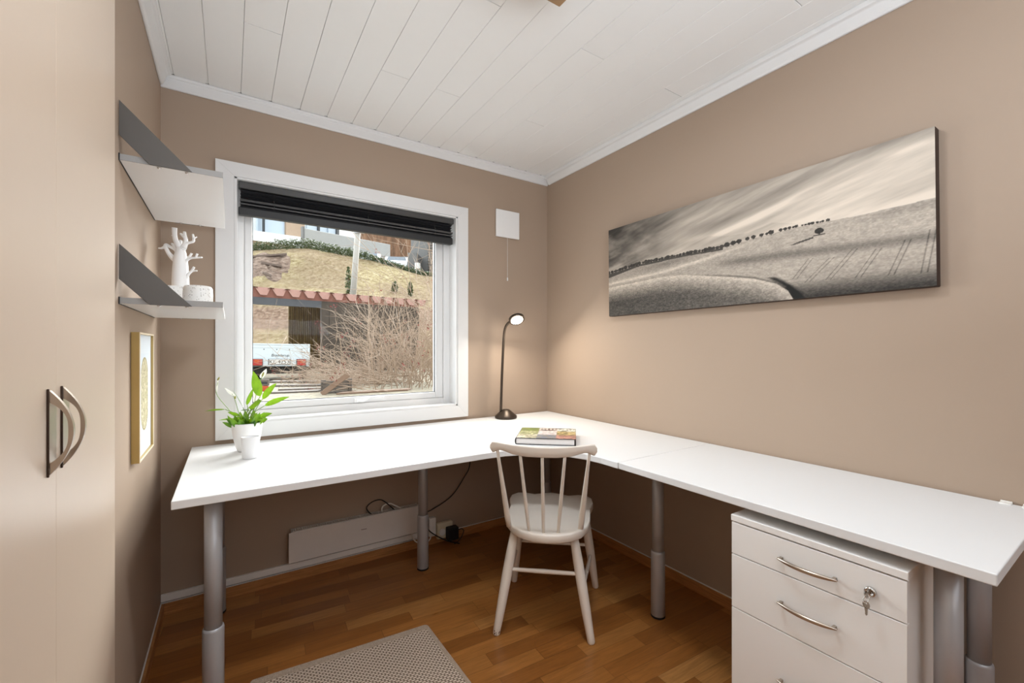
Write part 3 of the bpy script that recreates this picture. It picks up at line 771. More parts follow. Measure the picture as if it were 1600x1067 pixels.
rl.f += [tuple(range(12)), tuple(m_-w12+k for k in reversed(range(12)))]; rl.sm += [False]*2; rl.mi += [0]*2
rl.build('top_rail', 'chair_paint', ch)
for xb, yb, s, r0, r1, r2 in ((-.146, .020, -.86, .0125, .0115, .0062), (-.055, -.030, -.42, .0068, .0078, .0058), (.004, -.040, 0, .0066, .0078, .0058), (.062, -.030, .42, .0068, .0078, .0058), (.152, .020, .86, .0125, .0115, .0062)):
    x, y = RB(s); a = Vector((xb, yb, .447)); b = Vector((x, y+.002, .797)); P = [a.lerp(b, t) for t in (0, .12, .3, .6, .85, 1)]
    MB().tube(P, [r0*.85, r0, r1, (r1+r2)/2, r2*1.05, r2], 14).build('spindle', 'chair_paint', ch)
ch.location = (1.082, 1.419, 0); ch.rotation_euler = (0, 0, math.atan2(-.66, .752))

# ---------------------------------------------------------------- desk lamp
lm = thing('desk_lamp', 'slim dark bronze desk lamp glowing in the desk corner', 'lamp', (1.497, 2.361, ZD))
MB().lathe([(.066,0),(.0705,.002),(.0715,.006),(.0715,.014),(.069,.018),(.045,.038),(.028,.052),(.018,.058),(.0,.059)], (0,0,0), 48, cap=(True, False)).build('base', 'dark_bronze', lm)
LD = 2.785
sp = [at(782.5, 645, LD), at(783.5, 610, LD), at(785, 570, LD), at(786.5, 540, LD), at(787.8, 521, LD), at(790, 511, LD-.01), at(793, 506, LD-.015), at(796, 503, LD-.02)]
MB().tube(curve_pts(sp, 40), .0083, 14).build('stem', 'dark_bronze', lm, world=True)
hp = at(807.5, 499.5, LD-.035); cam = Vector((0, 0, H))
nrm = (Vector((-.12, -.58, -.80))).normalized()
ux = Vector((SY*.0+CY, -SY, .35)).normalized(); ux = (ux-nrm*ux.dot(nrm)).normalized(); uy = nrm.cross(ux)
def disc(r, d0, d1, rr=None):
    mm = MB(); N = 36; vs = []
    for d, k in ((d0, .9), (d0, 1.), (d1, 1.), (d1, .93)):
        for i in range(N):
            a = 2*PI*i/N; vs.append(hp+nrm*d+(ux*math.cos(a)+uy*math.sin(a))*r*k*1.06)
    mm.add(vs, [(i*N+k, i*N+(k+1) % N, (i+1)*N+(k+1) % N, (i+1)*N+k) for i in range(3) for k in range(N)], True)
    mm.f += [tuple(reversed(range(N))), tuple(3*N+k for k in range(N))]; mm.sm += [False]*2; mm.mi += [0]*2; return mm
hd_ = disc(.047, -.012, .004).build('head', 'dark_bronze', lm, world=True)
disc(.036, .0035, .006).build('light_panel', 'lamp_glow', hd_, world=True)

# ---------------------------------------------------------------- book (local: x right along spine->fore edge, y away)
bk = thing('hardback_book', 'thick hardback book with colourful photo cover lying behind the chair', 'book')
BW, BD, BT = .285, .262, .0315
MB().box(.004, BW, 0, BD, 0, .003).box(.004, BW, 0, BD, BT-.003, BT).build('cover_boards', 'book_cloth', bk, bevel=.0008)
spn = []
for a in np.linspace(-PI/2, PI/2, 9): spn.append((.004-math.cos(a)*.006, 0, BT/2+math.sin(a)*BT/2))
MB().prism([*spn], (0, BD, 0), True).build('spine', 'book_cloth', bk)
MB().box(.004, BW-.008, .004, BD-.004, .003, BT-.003).build('pages', 'paper', bk)
def cover_art(u, v):
    n = fbm(u*9, v*7, 5, 4); n2 = fbm(u*26, v*22, 15, 3)
    ix = np.floor(u*3.0).astype(int); iy = np.floor(v*3.0).astype(int)
    pal = np.array([[[.62,.58,.36],[.72,.66,.55],[.66,.48,.42]], [[.56,.58,.34],[.86,.80,.78],[.62,.56,.34]], [[.68,.70,.40],[.45,.33,.28],[.34,.34,.26]]])
    alt = np.array([[[.88,.86,.78],[.52,.56,.64],[.86,.62,.56]], [[.80,.80,.60],[.86,.80,.78],[.84,.74,.50]], [[.50,.58,.28],[.80,.74,.70],[.86,.86,.80]]])
    a = pal[np.clip(iy, 0, 2), np.clip(ix, 0, 2)]; b = alt[np.clip(iy, 0, 2), np.clip(ix, 0, 2)]
    f = np.clip((n*.6+n2*.5-.33)*3, 0, 1)[..., None]; o = a*(1-f)+b*f
    lab = ((u > .34) & (u < .66) & (v > .40) & (v < .70))[..., None]; o = np.where(lab, np.array([.90,.85,.83]), o)
    ttl = ((v > .79) & (v < .95) & (u > .33) & (u < .96) & (np.sin(u*95)+.6*np.sin(u*41+v*40) > .25))[..., None]
    o = np.where(ttl, np.array([.88,.86,.82]), o)
    o = o*.72+.28*o.mean(-1, keepdims=True); return np.clip((o-.62)*1.25+.53, 0, 1)*(.7+.55*n2[..., None])
art_mesh('cover_picture', cover_art, 110, 90, lambda u, v: (.005+u*(BW-.006), .001+v*(BD-.002), 0*u+BT+.0006), 'cover_art', bk)
bk.location = (1.131, 1.701, ZD); bk.rotation_euler = (0, 0, math.atan2(-.188, .214))

# ---------------------------------------------------------------- potted lily and small white cup
pl = thing('potted_plant', 'peace lily in a round white pot by the window', 'plant', (.064, 2.25, ZD))
PC = Vector((.064, 2.25, ZD))
MB().lathe([(.030,0),(.035,.001),(.041,.012),(.050,.045),(.0565,.08),(.0605,.12),(.0610,.124),(.0595,.126),(.0565,.125),(.055,.11),(.05,.10)], (0,0,0), 40, cap=(True, False)).build('pot', 'porcelain', pl)
MB().lathe([(0,.108),(.03,.111),(.056,.107)], (0,0,0), 28, cap=(False, False)).build('soil', 'soil', pl)
PD = (PC.x*SY+PC.y*CY)
def pp(zx, zy, dd=0):      # crop pixel of the plant -> plane through the pot
    return at(320+zx/11.23, 575+zy/11.23, PD+dd)
def leaf(mm, base, tip, width, droop=0., side=None, curl=.15, n=12):
    base, tip = Vector(base), Vector(tip); ax = tip-base; L_ = ax.length
    sd = (side or ax.cross(Vector((-.3, -1, .15)))).normalized(); up = sd.cross(ax).normalized(); rows = []
    for i in range(n+1):
        t = i/n; w_ = width*(math.sin(PI*min(1, t**.75))**.9)*(1 if t < .97 else .6)
        c = base+ax*t+Vector((0, 0, -droop*L_*t*t+droop*L_*t*.6))
        rows.append([c-sd*w_+up*w_*curl*2, c-sd*w_*.5+up*w_*curl*.7, c, c+sd*w_*.5+up*w_*curl*.7, c+sd*w_+up*w_*curl*2])
    mm.grid(rows, True)
lv = MB(); dkl = MB(); stm = MB()
VS = Vector((CY, -SY, 0))   # across the view
specs = [ # base px, tip px, width px, dd tip, side, dark
    ((975,500),(848,45),92,-.02,(Vector((.8,-.3,.35))),0), ((745,650),(850,345),52,.0,Vector((.8,-.4,.35)),0),
    ((1010,545),(1262,245),62,-.03,Vector((.55,-.3,-.75)),0), ((1050,660),(1490,480),52,-.02,Vector((.3,-.2,-.9)),0),
    ((960,860),(1185,785),48,.02,Vector((.2,-.5,-.8)),0), ((770,690),(990,560),95,-.06,Vector((.3,-.3,.9)),0),
    ((610,830),(395,765),38,-.03,Vector((.2,-.4,.9)),0), ((520,885),(240,905),22,0,Vector((.1,-.6,.7)),0),
    ((520,900),(355,1010),30,-.04,Vector((.2,-.7,.6)),1), ((670,690),(470,345),14,.03,Vector((.5,-.2,-.5)),0),
    ((360,725),(0,740),20,.03,Vector((.1,-.5,.8)),1), ((760,720),(620,735),40,-.05,Vector((.2,-.8,.3)),1),
    ((830,720),(890,705),50,-.05,Vector((.6,-.6,.2)),1), ((640,850),(730,900),46,-.06,Vector((.4,-.6,.3)),1),
    ((700,960),(640,820),50,-.03,Vector((.8,-.5,.1)),1), ((860,960),(960,905),40,-.05,Vector((.4,-.7,.4)),1), ((780,980),(700,880),45,-.06,Vector((.7,-.6,.2)),1),
    ((560,960),(480,930),36,-.05,Vector((.4,-.7,.4)),1), ((880,900),(860,720),34,.0,Vector((.8,-.4,.2)),1), ((900,960),(1000,925),34,-.02,Vector((.3,-.7,.5)),1)]
cs_ = PD/F/11.23
for k, (b, t, w_, dd, sd, dk) in enumerate(specs):
    B = pp(*b); T = pp(*t, dd); leaf(dkl if dk else lv, B, T, w_*cs_*.9, .10 if k not in (0, 1) else .02, sd, .16)
    root = PC+Vector((random.uniform(-.03, .03), random.uniform(-.03, .03), .105))
    mid = root.lerp(B, .55)+Vector((0, 0, .012))
    stm.tube(curve_pts([root, mid, B], 10), .0016, 6)
# filler foliage over the rim
for k in range(46):
    a = random.uniform(0, 2*PI); r0 = random.uniform(.005, .05); B = PC+Vector((math.cos(a)*r0, math.sin(a)*r0, .108))
    T = B+Vector((math.cos(a)*random.uniform(.01, .05), math.sin(a)*random.uniform(.01, .05), random.uniform(.02, .07)))
    leaf(dkl if k % 3 else lv, B, T, random.uniform(.006, .013), .15, None, .2, 7)
lv.build('leaves', 'lily_leaf', pl, world=True); dkl.build('lower_leaves', 'lily_dark', pl, world=True)
fl = [((1025,100),(975,240),(880,560),(860,960), (1080,10), 48), ((225,250),(210,460),(430,740),(600,960), (222,175), 14), ((480,450),(530,560),(600,800),(660,960), (345,345), 30)]
for (s0, s1, s2, s3, tip, wd_) in fl:
    stm.tube(curve_pts([pp(*s3), pp(*s2), pp(*s1), pp(*s0)], 24), .0013, 6)
    f_ = MB()
    if wd_ == 48: leaf(f_, pp(1010,185), pp(*tip, .01), 60*cs_, 0, Vector((.8, -.5, .3)), .2)
    elif wd_ == 14: leaf(f_, pp(210,430), pp(240,165), 17*cs_, 0, Vector((.8, -.5, .1)), .3)
    else: leaf(f_, pp(545,490), pp(*tip), 30*cs_, 0, Vector((.5, -.5, .6)), .3)
    fo = f_.build('flower', 'spathe', pl, world=True)
    a_, b_ = (pp(1005,150,-.006), pp(1035,70,-.006)) if wd_ == 48 else ((pp(225,215,-.004), pp(255,160,-.004)) if wd_ == 14 else (pp(530,540,-.004), pp(535,490,-.004)))
    MB().tube([a_, a_.lerp(b_, .3), a_.lerp(b_, .8), b_], [.002, .0034, .003, .0012], 10).build('spadix', 'spadix', fo, world=True)
stm.build('stems', 'leaf_stem', pl, world=True)
sc_p = thing('white_cup', 'small straight white cup in front of the lily pot', 'cup', (.0715, 2.094, ZD))
MB().lathe([(.0265,0),(.0285,.001),(.030,.004),(.034,.086),(.0335,.088),(.0315,.087),(.028,.008),(0,.007)], (0,0,0), 36, cap=(True, False)).build('body', 'frosted_white', sc_p)
MB().lathe([(.0337,.0855),(.0343,.087),(.0337,.0886),(.0315,.0882)], (0,0,0), 36, cap=(False, False)).build('rim', 'porcelain', sc_p)

# ---------------------------------------------------------------- rug
rg = thing('rug', 'flat-woven beige rug with plain border lying on the parquet', 'rug', (.712, 1.759, 0))
ra = Vector((-.9973, .073, 0)); rb = Vector((.02, -.9998, 0)); RW, RLn, RT = .655, 1.45, .007
def rq(a, b, z): return tuple(ra*a+rb*b+Vector((0, 0, z)))
bd_ = .034
MB().prism([rq(.016, bd_, .0), rq(RW-.016, bd_, .0), rq(RW-.016, RLn-bd_, .0), rq(.016, RLn-bd_, .0)], (0, 0, RT-.0008)).build('weave', 'rug_weave', rg)
m = MB()
co = []
for cxx, cyy, a0 in ((.016, .016, PI), (RW-.016, .016, 1.5*PI), (RW-.016, RLn-.016, 0), (.016, RLn-.016, .5*PI)):
    for k in range(5): a = a0+k*PI/8; co.append((cxx+.016*math.cos(a), cyy+.016*math.sin(a)))
for p, q_ in (((0, .016), None),):
    m.prism([rq(a, b, 0) for a, b in [c for c in co[:5]]+[c for c in co[5:10]]+[(RW, bd_), (0, bd_)]], (0, 0, RT))
    m.prism([rq(a, b, 0) for a, b in [c for c in co[10:15]]+[c for c in co[15:20]]+[(0, RLn-bd_), (RW, RLn-bd_)]], (0, 0, RT))
    m.prism([rq(0, bd_, 0), rq(.016, bd_, 0), rq(.016, RLn-bd_, 0), rq(0, RLn-bd_, 0)], (0, 0, RT))
    m.prism([rq(RW-.016, bd_, 0), rq(RW, bd_, 0), rq(RW, RLn-bd_, 0), rq(RW-.016, RLn-bd_, 0)], (0, 0, RT))
m.build('border', 'rug_border', rg, bevel=.002)

# ---------------------------------------------------------------- heater, trunking, sockets, cables
ht = thing('panel_heater', 'flat white panel heater on the wall beneath the desk', 'heater', (.59, YB, .11))
hx0, hx1, hz0, hz1 = .247, .938, .112, .268
MB().box(hx0, hx1, 2.424, 2.430, hz0, hz1-.003).build('front_panel', 'heater_white', ht, bevel=.002, world=True)
b_ = MB().box(hx0+.012, hx1-.004, 2.432, 2.472, hz0+.008, hz0+.014).box(hx0+.012, hx0+.016, 2.430, 2.472, hz0+.008, hz1).box(hx1-.008, hx1-.004, 2.430, 2.472, hz0+.008, hz1).box(hx0+.012, hx1-.004, 2.468, 2.472, hz0+.008, hz1)
b_.build('casing', 'heater_white', ht, world=True)
gr = MB(); k = 0; x = hx0+.02
while x < hx1-.012: gr.box(x, x+.0065, 2.431, 2.468, hz1-.004, hz1); x += .0105
gr.box(hx0+.012, hx1-.004, 2.430, 2.433, hz1-.004, hz1).build('grille', 'heater_white', ht, world=True)
MB().box(.60, .63, 2.4232, 2.4241, .201, .2035).build('badge', 'wear_dark', ht, world=True)
tag(MB().box(XL+.002, 1.005, 2.463, YB-.001, .062, .093).build('cable_channel', 'white_plastic', bevel=.002), 'white cable channel running above the skirting board to the sockets', 'cable channel')
so = thing('wall_socket', 'narrow white wall socket just right of the middle desk leg', 'socket', (1.03, YB, .10))
MB().box(1.006, 1.048, 2.445, YB-.001, .055, .165).build('box', 'white_plastic', so, bevel=.003, world=True)
MB().lathe([(.013,0),(.013,-.002),(.010,-.0025)], (0,0,0), 16).build('outlet', 'white_plastic', so).matrix_local = Matrix.Translation((0, -.037, .005)) @ Matrix.Rotation(PI/2, 4, 'X')
ad = thing('socket_splitter', 'cream double socket block beside the black power adapter', 'socket', (1.10, YB, .08))
MB().box(1.052, 1.155, 2.432, YB-.016, .033, .128).build('block', 'beige_plastic', ad, bevel=.007, seg=3, world=True)
MB().tube([(1.082, 2.432, .075), (1.082, 2.424, .075)], .02, 20).build('plug_face', 'white_plastic', ad, bevel=.001, world=True)
pa = thing('power_adapter', 'black power adapter plugged in low on the window wall', 'adapter', (1.15, 2.40, .06))
MB().box(1.103, 1.172, 2.383, 2.430, .027, .104).build('body', 'black_plastic', pa, bevel=.006, seg=3, world=True)
MB().tube(curve_pts([(1.172, 2.405, .075), (1.20, 2.405, .078), (1.212, 2.40, .06), (1.18, 2.39, .02), (1.14, 2.38, .008)], 20), .0028, 8).build('cord', 'black_rubber', pa, world=True)
def cable(name, label, pts, r, m_):
    return tag(MB().tube(curve_pts(pts, 40), r, 8).build(name, m_), label, 'cable')
cable('lamp_cable', 'black cable hanging from the desk edge down to the heater', [(1.302, 2.452, .70), (1.283, 2.452, .459), (1.242, 2.45, .38), (1.152, 2.448, .277), (1.03, 2.45, .220), (.96, 2.45, .205), (.95, 2.452, .19)], .0033, 'black_rubber')
cable('adapter_cable', 'black cable sagging across the sockets beside the middle leg', [(.955, 2.452, .19), (.985, 2.42, .12), (1.02, 2.40, .085), (1.08, 2.385, .045), (1.13, 2.375, .022), (1.17, 2.372, .006)], .0035, 'black_rubber')
cable('looped_cable', 'black cable looping above the top of the heater', [(.70, 2.45, .235), (.665, 2.45, .262), (.636, 2.45, .305), (.664, 2.45, .333), (.712, 2.45, .338), (.752, 2.45, .308), (.80, 2.45, .255), (.815, 2.45, .235)], .0032, 'black_rubber')
cable('heater_cable', 'white cable loop rising from the top of the heater', [(.735, 2.455, .235), (.722, 2.455, .27), (.730, 2.455, .297), (.765, 2.455, .304), (.80, 2.455, .285), (.85, 2.455, .252), (.87, 2.455, .235)], .0042, 'white_plastic')
cable('drooping_cable', 'white cable drooping below the heater behind the middle leg', [(.892, 2.448, .128), (.897, 2.446, .095), (.912, 2.44, .060), (.945, 2.43, .040), (.985, 2.432, .038), (1.008, 2.438, .052), (1.012, 2.441, .075)], .004, 'white_plastic')

# ---------------------------------------------------------------- ceiling lamp (only one corner reaches the picture)
cl_ = thing('ceiling_lamp', 'brown square ceiling lamp, one corner showing at the top edge', 'lamp', (.753, .938, ZC))
MB().box(-.135, .135, -.135, .135, -.118, -.100).box(-.1345, -.125, -.1345, .1345, -.10, -.012).box(.125, .1345, -.1345, .1345, -.10, -.012).box(-.125, .125, -.1345, -.125, -.10, -.012).box(-.125, .125, .125, .1345, -.10, -.012).build('shade', 'lamp_wood', cl_, bevel=.003)
MB().lathe([(.0,-.012),(.05,-.012),(.05,0)], (0,0,0), 24, cap=(False, True)).build('ceiling_plate', 'porcelain', cl_)
cl_.location = (.763, .955, ZC)

# ================================================================= OUTSIDE THE WINDOW
def wp(u, D, z): return Vector((D*(SY+u*CY), D*(CY-u*SY), z))
def zs_(py, D): return H+(CYPX-py)/F*D
def hedge_z(u): return float(np.interp(u, [-1.3,-.62,-.475,-.32,-.2077,.05,.8], [6.75,7.2,7.3,6.6,5.75,4.7,3.0]))
def terr(u, D):
    zh = hedge_z(u)
    z = float(np.interp(D, [3,6.35,7.1,9,15.8,18.2,27,30,48,75], [.72,.70,.32,.28,.40,1.75,zh,zh+.1,zh+.6,zh+1.5]))
    b = fbm(np.array([u*6+3]), np.array([D*.35]), 5, 4)[0]-.5
    return z+b*(0 if D < 16.2 else .7 if D < 28 else .3)
us = np.linspace(-1.3, .8, 120)
Ds = np.concatenate([np.linspace(15.8, 30, 70), np.linspace(31, 75, 22)])
hl = MB().grid([[wp(u, D, terr(u, D)) for u in us] for D in Ds], True).build('hill', 'dry_hill'); struct(hl)
struct(MB().grid([[wp(u, D, terr(u, D)) for u in np.linspace(-1.3, .8, 40)] for D in (3.0, 4.2, 5.4, 6.2, 6.4, 6.7, 7.1, 9, 10, 11.5, 13, 14.25, 15.85)], True).build('ground', 'gravel'))
struct(MB().grid([[wp(u, 62+4*math.sin(u*9), 4+r*2.0*float(np.interp(u, [-.8,-.5,-.16,-.04], [.7,1,1,.15]))+fbm(np.array([u*8]), np.array([r*.9]), 8)[0]*1.2) for u in np.linspace(-.8, -.04, 40)] for r in range(0, 8)], True).build('hill_2', 'far_wood'))
def hit(px, py, lift=0.):
    u = (px-800)/F; D = 16.0
    while D < 29.5 and H+(CYPX-py)/F*D > terr(u, D)+lift: D += .05
    return at(px, py, D), D
# rock outcrop on the slope
ro = MB(); rows = []
for j in range(9):
    r_ = []
    for i in range(15):
        px = 380+i*5.6; py = 398; D = 26.4-j*.42-.25*math.sin(i*.9)
        bmp = fbm(np.array([i*.7]), np.array([j*.8]), 77)[0]*.9*math.sin(PI*i/14)*math.sin(PI*j/8)
        p = at(px, py, D); u = (px-800)/F; r_.append(wp(u, D, terr(u, D)-.12+bmp))
    rows.append(r_)
tag(ro.grid(rows, True).build('rock_outcrop', 'rock'), 'brown bare rock outcrop on the grassy slope below the hedge', 'rock')
for k, (a, b) in enumerate((((395,401),(448,397)), ((408,410.5),(440,416)), ((410,426),(424,431)))):
    A, Da_ = hit(*a, .25); B = hit(*b, .25)[0]; uA = (a[0]-800)/F; d = (B-A)/2
    tag(MB().obox((A+B)/2, d, (0, .10, 0), (0, 0, .055)).build('timber_board', 'pole_dark'),
        ('long weathered board lying along the top of the rock', 'short weathered board lying in the middle of the rock', 'small weathered board at the bottom of the rock')[k], 'board', 'boards lying on the rock')
# hedge of leafy cards along the crest
hg = MB(); rr_ = random.Random(3)
for k in range(150):
    px = 360+k*(690-360)/149; u = (px-800)/F; D = 27.2; zb = terr(u, D)-.15
    hh_ = float(np.interp(px, [360,430,480,560,620,690], [.50,.72,.72,.62,.48,.4]))*rr_.uniform(.8, 1.15)
    for q in range(80):
        t = rr_.random(); wdt = .34*(1-t*.6); p = wp(u, D, zb)+Vector((rr_.uniform(-wdt, wdt), rr_.uniform(-wdt, wdt), t*hh_))
        s_ = rr_.uniform(.035, .075); a = Vector((rr_.uniform(-1,1), rr_.uniform(-1,1), rr_.uniform(-.4,1))).normalized(); b = a.cross(Vector((rr_.uniform(-1,1), rr_.uniform(-1,1), .3))).normalized()
        hg.add([p-a*s_-b*s_*.5, p+a*s_, p-a*s_*.4+b*s_*.6], [(0,1,2)])
tag(hg.build('hedge', 'conifer'), 'low green conifer hedge running along the crest of the slope', 'hedge')
def shrub(name, label, px, py0, py1, D, wpx, group=None):
    D = hit(px, py1)[1]; m = MB(); z0, z1 = zs_(py1, D), zs_(py0, D); c = wp((px-800)/F, D, 0); hw = wpx/2*D/F
    for q in range(420):
        t = rr_.random(); ww = hw*(math.sin(PI*min(1, .15+t*.85))**.6); a_ = rr_.uniform(0, 2*PI); r_ = ww*math.sqrt(rr_.random())
        p = Vector((c.x+math.cos(a_)*r_, c.y+math.sin(a_)*r_, z0+t*(z1-z0))); s_ = rr_.uniform(.04, .09)
        a = Vector((rr_.uniform(-1,1), rr_.uniform(-1,1), rr_.uniform(0,1.4))).normalized(); b = a.cross(Vector((rr_.uniform(-1,1), rr_.uniform(-1,1), .3))).normalized()
        m.add([p-a*s_-b*s_*.4, p+a*s_, p-a*s_*.3+b*s_*.5], [(0,1,2)])
    t_ = thing(name, label, 'shrub', (c.x, c.y, z0), group)
    m.build('foliage', 'conifer', t_, world=True)
    MB().tube([(c.x, c.y, z0-.3), (c.x, c.y, z0+.6*(z1-z0))], .03, 6).build('trunk', 'far_wood', t_, world=True)
shrub('columnar_conifer', 'slim dark green columnar conifer beside the pale pole', 544.5, 417, 459, 17.5, 10)
shrub('small_shrub', 'small green shrub right of the pole, above the tiled roof', 617, 440, 456, 17, 10, 'small shrubs on the slope')
shrub('small_shrub', 'small green shrub on the slope, close to the right window edge', 641, 441, 463, 17, 8, 'small shrubs on the slope')
# utility pole
pt, pb = at(561.5, 330, 18), at(551.5, 462, 18)
up = thing('utility_pole', 'pale leaning utility pole rising behind the tiled roof', 'pole', tuple(pb))
MB().tube([pb-(pt-pb)*.3, pt+(pt-pb)*.2], [.13, .105], 14).build('shaft', 'pole_wood', up, world=True)
MB().obox(at(561, 363.5, 17.9), (.17, -.1, 0), (.03, .05, 0), (0, 0, .02)).build('bracket', 'steel_grey', up, world=True)

# white house on the crest
def slab(m, pa, Da, pb_, Db, z0, z1, th, mi=0):
    a = wp((pa-800)/F, Da, 0); b = wp((pb_-800)/F, Db, 0); n = Vector((-(b-a).y, (b-a).x, 0)).normalized()
    if n.dot(a) < 0: n = -n
    return m.add([(*a.xy, z0), (*b.xy, z0), (*(b+n*th).xy, z0), (*(a+n*th).xy, z0), (*a.xy, z1), (*b.xy, z1), (*(b+n*th).xy, z1), (*(a+n*th).xy, z1)],
          [(0,3,2,1),(4,5,6,7),(0,1,5,4),(1,2,6,5),(2,3,7,6),(3,0,4,7)], False, mi)
hs = thing('house', 'white modern house with balcony at the top left of the view', 'house', tuple(wp(-.54, 36, 7.3)))
slab(MB(), 330, 32.6, 476, 37.2, 7.0, 14, 1.2).build('wall', 'house_white', hs, world=True)
slab(MB(), 335, 31, 478, 34.6, 9.25, 10.0, 1.9).build('balcony', 'house_white', hs, world=True)
slab(MB(), 336, 31.05, 470, 34.7, 8.98, 9.25, 1.7).build('soffit', 'house_wood', hs, world=True)
slab(MB(), 402, 33.3, 447, 35.0, 9.9, 12.4, .25).build('window', 'sky_glass', hs, world=True)
slab(MB(), 411, 33.2, 414, 33.3, 9.9, 12.4, .2).build('mullion', 'letter_dark', hs, world=True)
slab(MB(), 447, 34.8, 476, 36.2, 9.9, 12.4, .3).build('wood_panel', 'house_wood', hs, world=True)
slab(MB(), 392, 33.8, 432, 35.0, 7.6, 8.7, .2).build('window', 'sky_glass', hs, world=True)
cw = thing('concrete_balcony', 'long pale concrete balcony parapet in the middle of the crest', 'balcony', tuple(wp(-.38, 32, 8)))
slab(MB(), 475, 30, 610, 34.8, 8.45, 9.5, .35).build('parapet', 'concrete', cw, bevel=.05, world=True)
slab(MB(), 477, 30.3, 608, 34.9, 8.35, 8.6, 3).build('deck', 'concrete', cw, world=True)
slab(MB(), 473, 29.9, 476, 30, 7.3, 9.6, .3).build('edge_post', 'house_grey', cw, world=True)
h2 = thing('house', 'flat white house with dark window frames behind the concrete balcony', 'house', tuple(wp(-.36, 40, 8)))
slab(MB(), 476, 38.4, 560, 43, 8, 13.5, 1.5).build('wall', 'house_white', h2, world=True)
slab(MB(), 480, 37.7, 512, 39.7, 9.8, 12.6, .2).build('window', 'sky_glass', h2, world=True)
slab(MB(), 513, 39.6, 527, 40.4, 9.8, 12.6, .2).build('window', 'sky_glass', h2, world=True)
slab(MB(), 497, 38.6, 500, 38.8, 9.8, 12.6, .2).build('mullion', 'letter_dark', h2, world=True)
slab(MB(), 526, 40.2, 530, 40.5, 9.8, 12.6, .2).build('mullion', 'letter_dark', h2, world=True)
h3 = thing('house', 'grey clad house at the right end of the crest', 'house', tuple(wp(-.2, 33, 6)))
slab(MB(), 642, 33, 720, 31, 5, 10.6, 6).build('wall', 'house_grey', h3, world=True)
m = MB()
for k in range(22): slab(m, 668, 32.2, 720, 30.8, 6.2+k*.2, 6.28+k*.2, .1)
m.build('cladding', 'plank_grey', h3, world=True)
slab(MB(), 637, 31, 651, 31, 6, 8.0, 1.6).build('bin_store', 'house_grey', h3, world=True)
slab(MB(), 648, 30.6, 653, 30.5, 6.3, 7.2, .3).build('white_panel', 'house_white', h3, world=True)
gw = thing('garage_wall', 'low dark garage wall behind the parked white cars', 'wall', tuple(wp(-.28, 36, 6)))
slab(MB(), 596, 37, 642, 36, 6.2, 8.55, .5).build('wall', 'letter_dark', gw, world=True)
slab(MB(), 594, 36.6, 640, 35.7, 8.55, 8.75, .8).build('coping', 'house_grey', gw, world=True)
def car(label, px, py, D, yaw):
    c = wp((px-800)/F, D, zs_(py, D)-1.45); t = thing('car', label, 'car', tuple(c), 'white cars parked on the crest')
    prof = [(-2.1,.3),(-2.15,.62),(-1.95,.86),(-1.2,.95),(-.55,1.38),(.75,1.43),(1.55,1.02),(2.05,.94),(2.15,.6),(2.1,.3)]
    m = MB().prism([(x, -.86, z) for x, z in prof], (0, 1.72, 0)); m.build('body', 'car_white', t, bevel=.07, seg=3)
    MB().prism([(x, -.875, z) for x, z in [(-1.05,.98),(-.5,1.32),(.7,1.36),(1.3,1.02)]], (0, 1.75, 0)).build('side_window', 'dark_glass', t)
    MB().prism([(-1.17, y, .985) for y in (-.7, .7)]+[(-.60, .62, 1.37), (-.60, -.62, 1.37)], (-.03, 0, .02)).build('windscreen', 'dark_glass', t)
    for x in (-1.35, 1.35):
        for y in (-.82, .66): MB().tube([(x, y, .31), (x, y+.18, .31)], .31, 18).build('wheel', 'black_rubber', t)
    t.rotation_euler = (0, 0, yaw)
car('white car parked behind the hedge, beneath the concrete balcony', 577, 397.0, 30.2, R(66))
car('white car parked behind the hedge, beside the grey house', 621, 402.5, 33, R(68))

# ---- carport / shed with clay tile roof
CD0 = 12.4
cp = thing('carport', 'dark timber carport with a red clay tile roof', 'carport', tuple(wp(-.4, 13.5, .8)))
EA2 = at(394, 463, CD0); k_ = 1.155
eb_z = EA2.z; DB_ = (eb_z-H)*F/(CYPX-479.5); EB2 = at(640, 479.5, DB_)
Ed = (EB2-EA2); Ed.z = 0; Ed.normalize()
Ea = EA2-Ed*1.6; EL = (EB2-EA2).length+2.0; ZE = EA2.z
Bk = Vector((-Ed.y, Ed.x, 0)); Bk = Bk if Bk.dot(Ea) > 0 else -Bk
def s_off(px, off=0.):   # distance along the eaves at photo column px, on the plane set back by off
    u = (px-800)/F; n = Vector((CY-u*SY, -(SY+u*CY), 0)); E0 = Ea+Bk*off; return -(E0.x*n.x+E0.y*n.y)/(Ed.x*n.x+Ed.y*n.y)
pitch = (s_off(607)-s_off(411))/9; ph = (s_off(411)/pitch) % 1
def ep(a, off, z): v = Ea+Ed*a+Bk*off; return (v.x, v.y, z)
tile_h = (463-447)/F*CD0
m = MB(); np_ = int(EL/pitch)+1
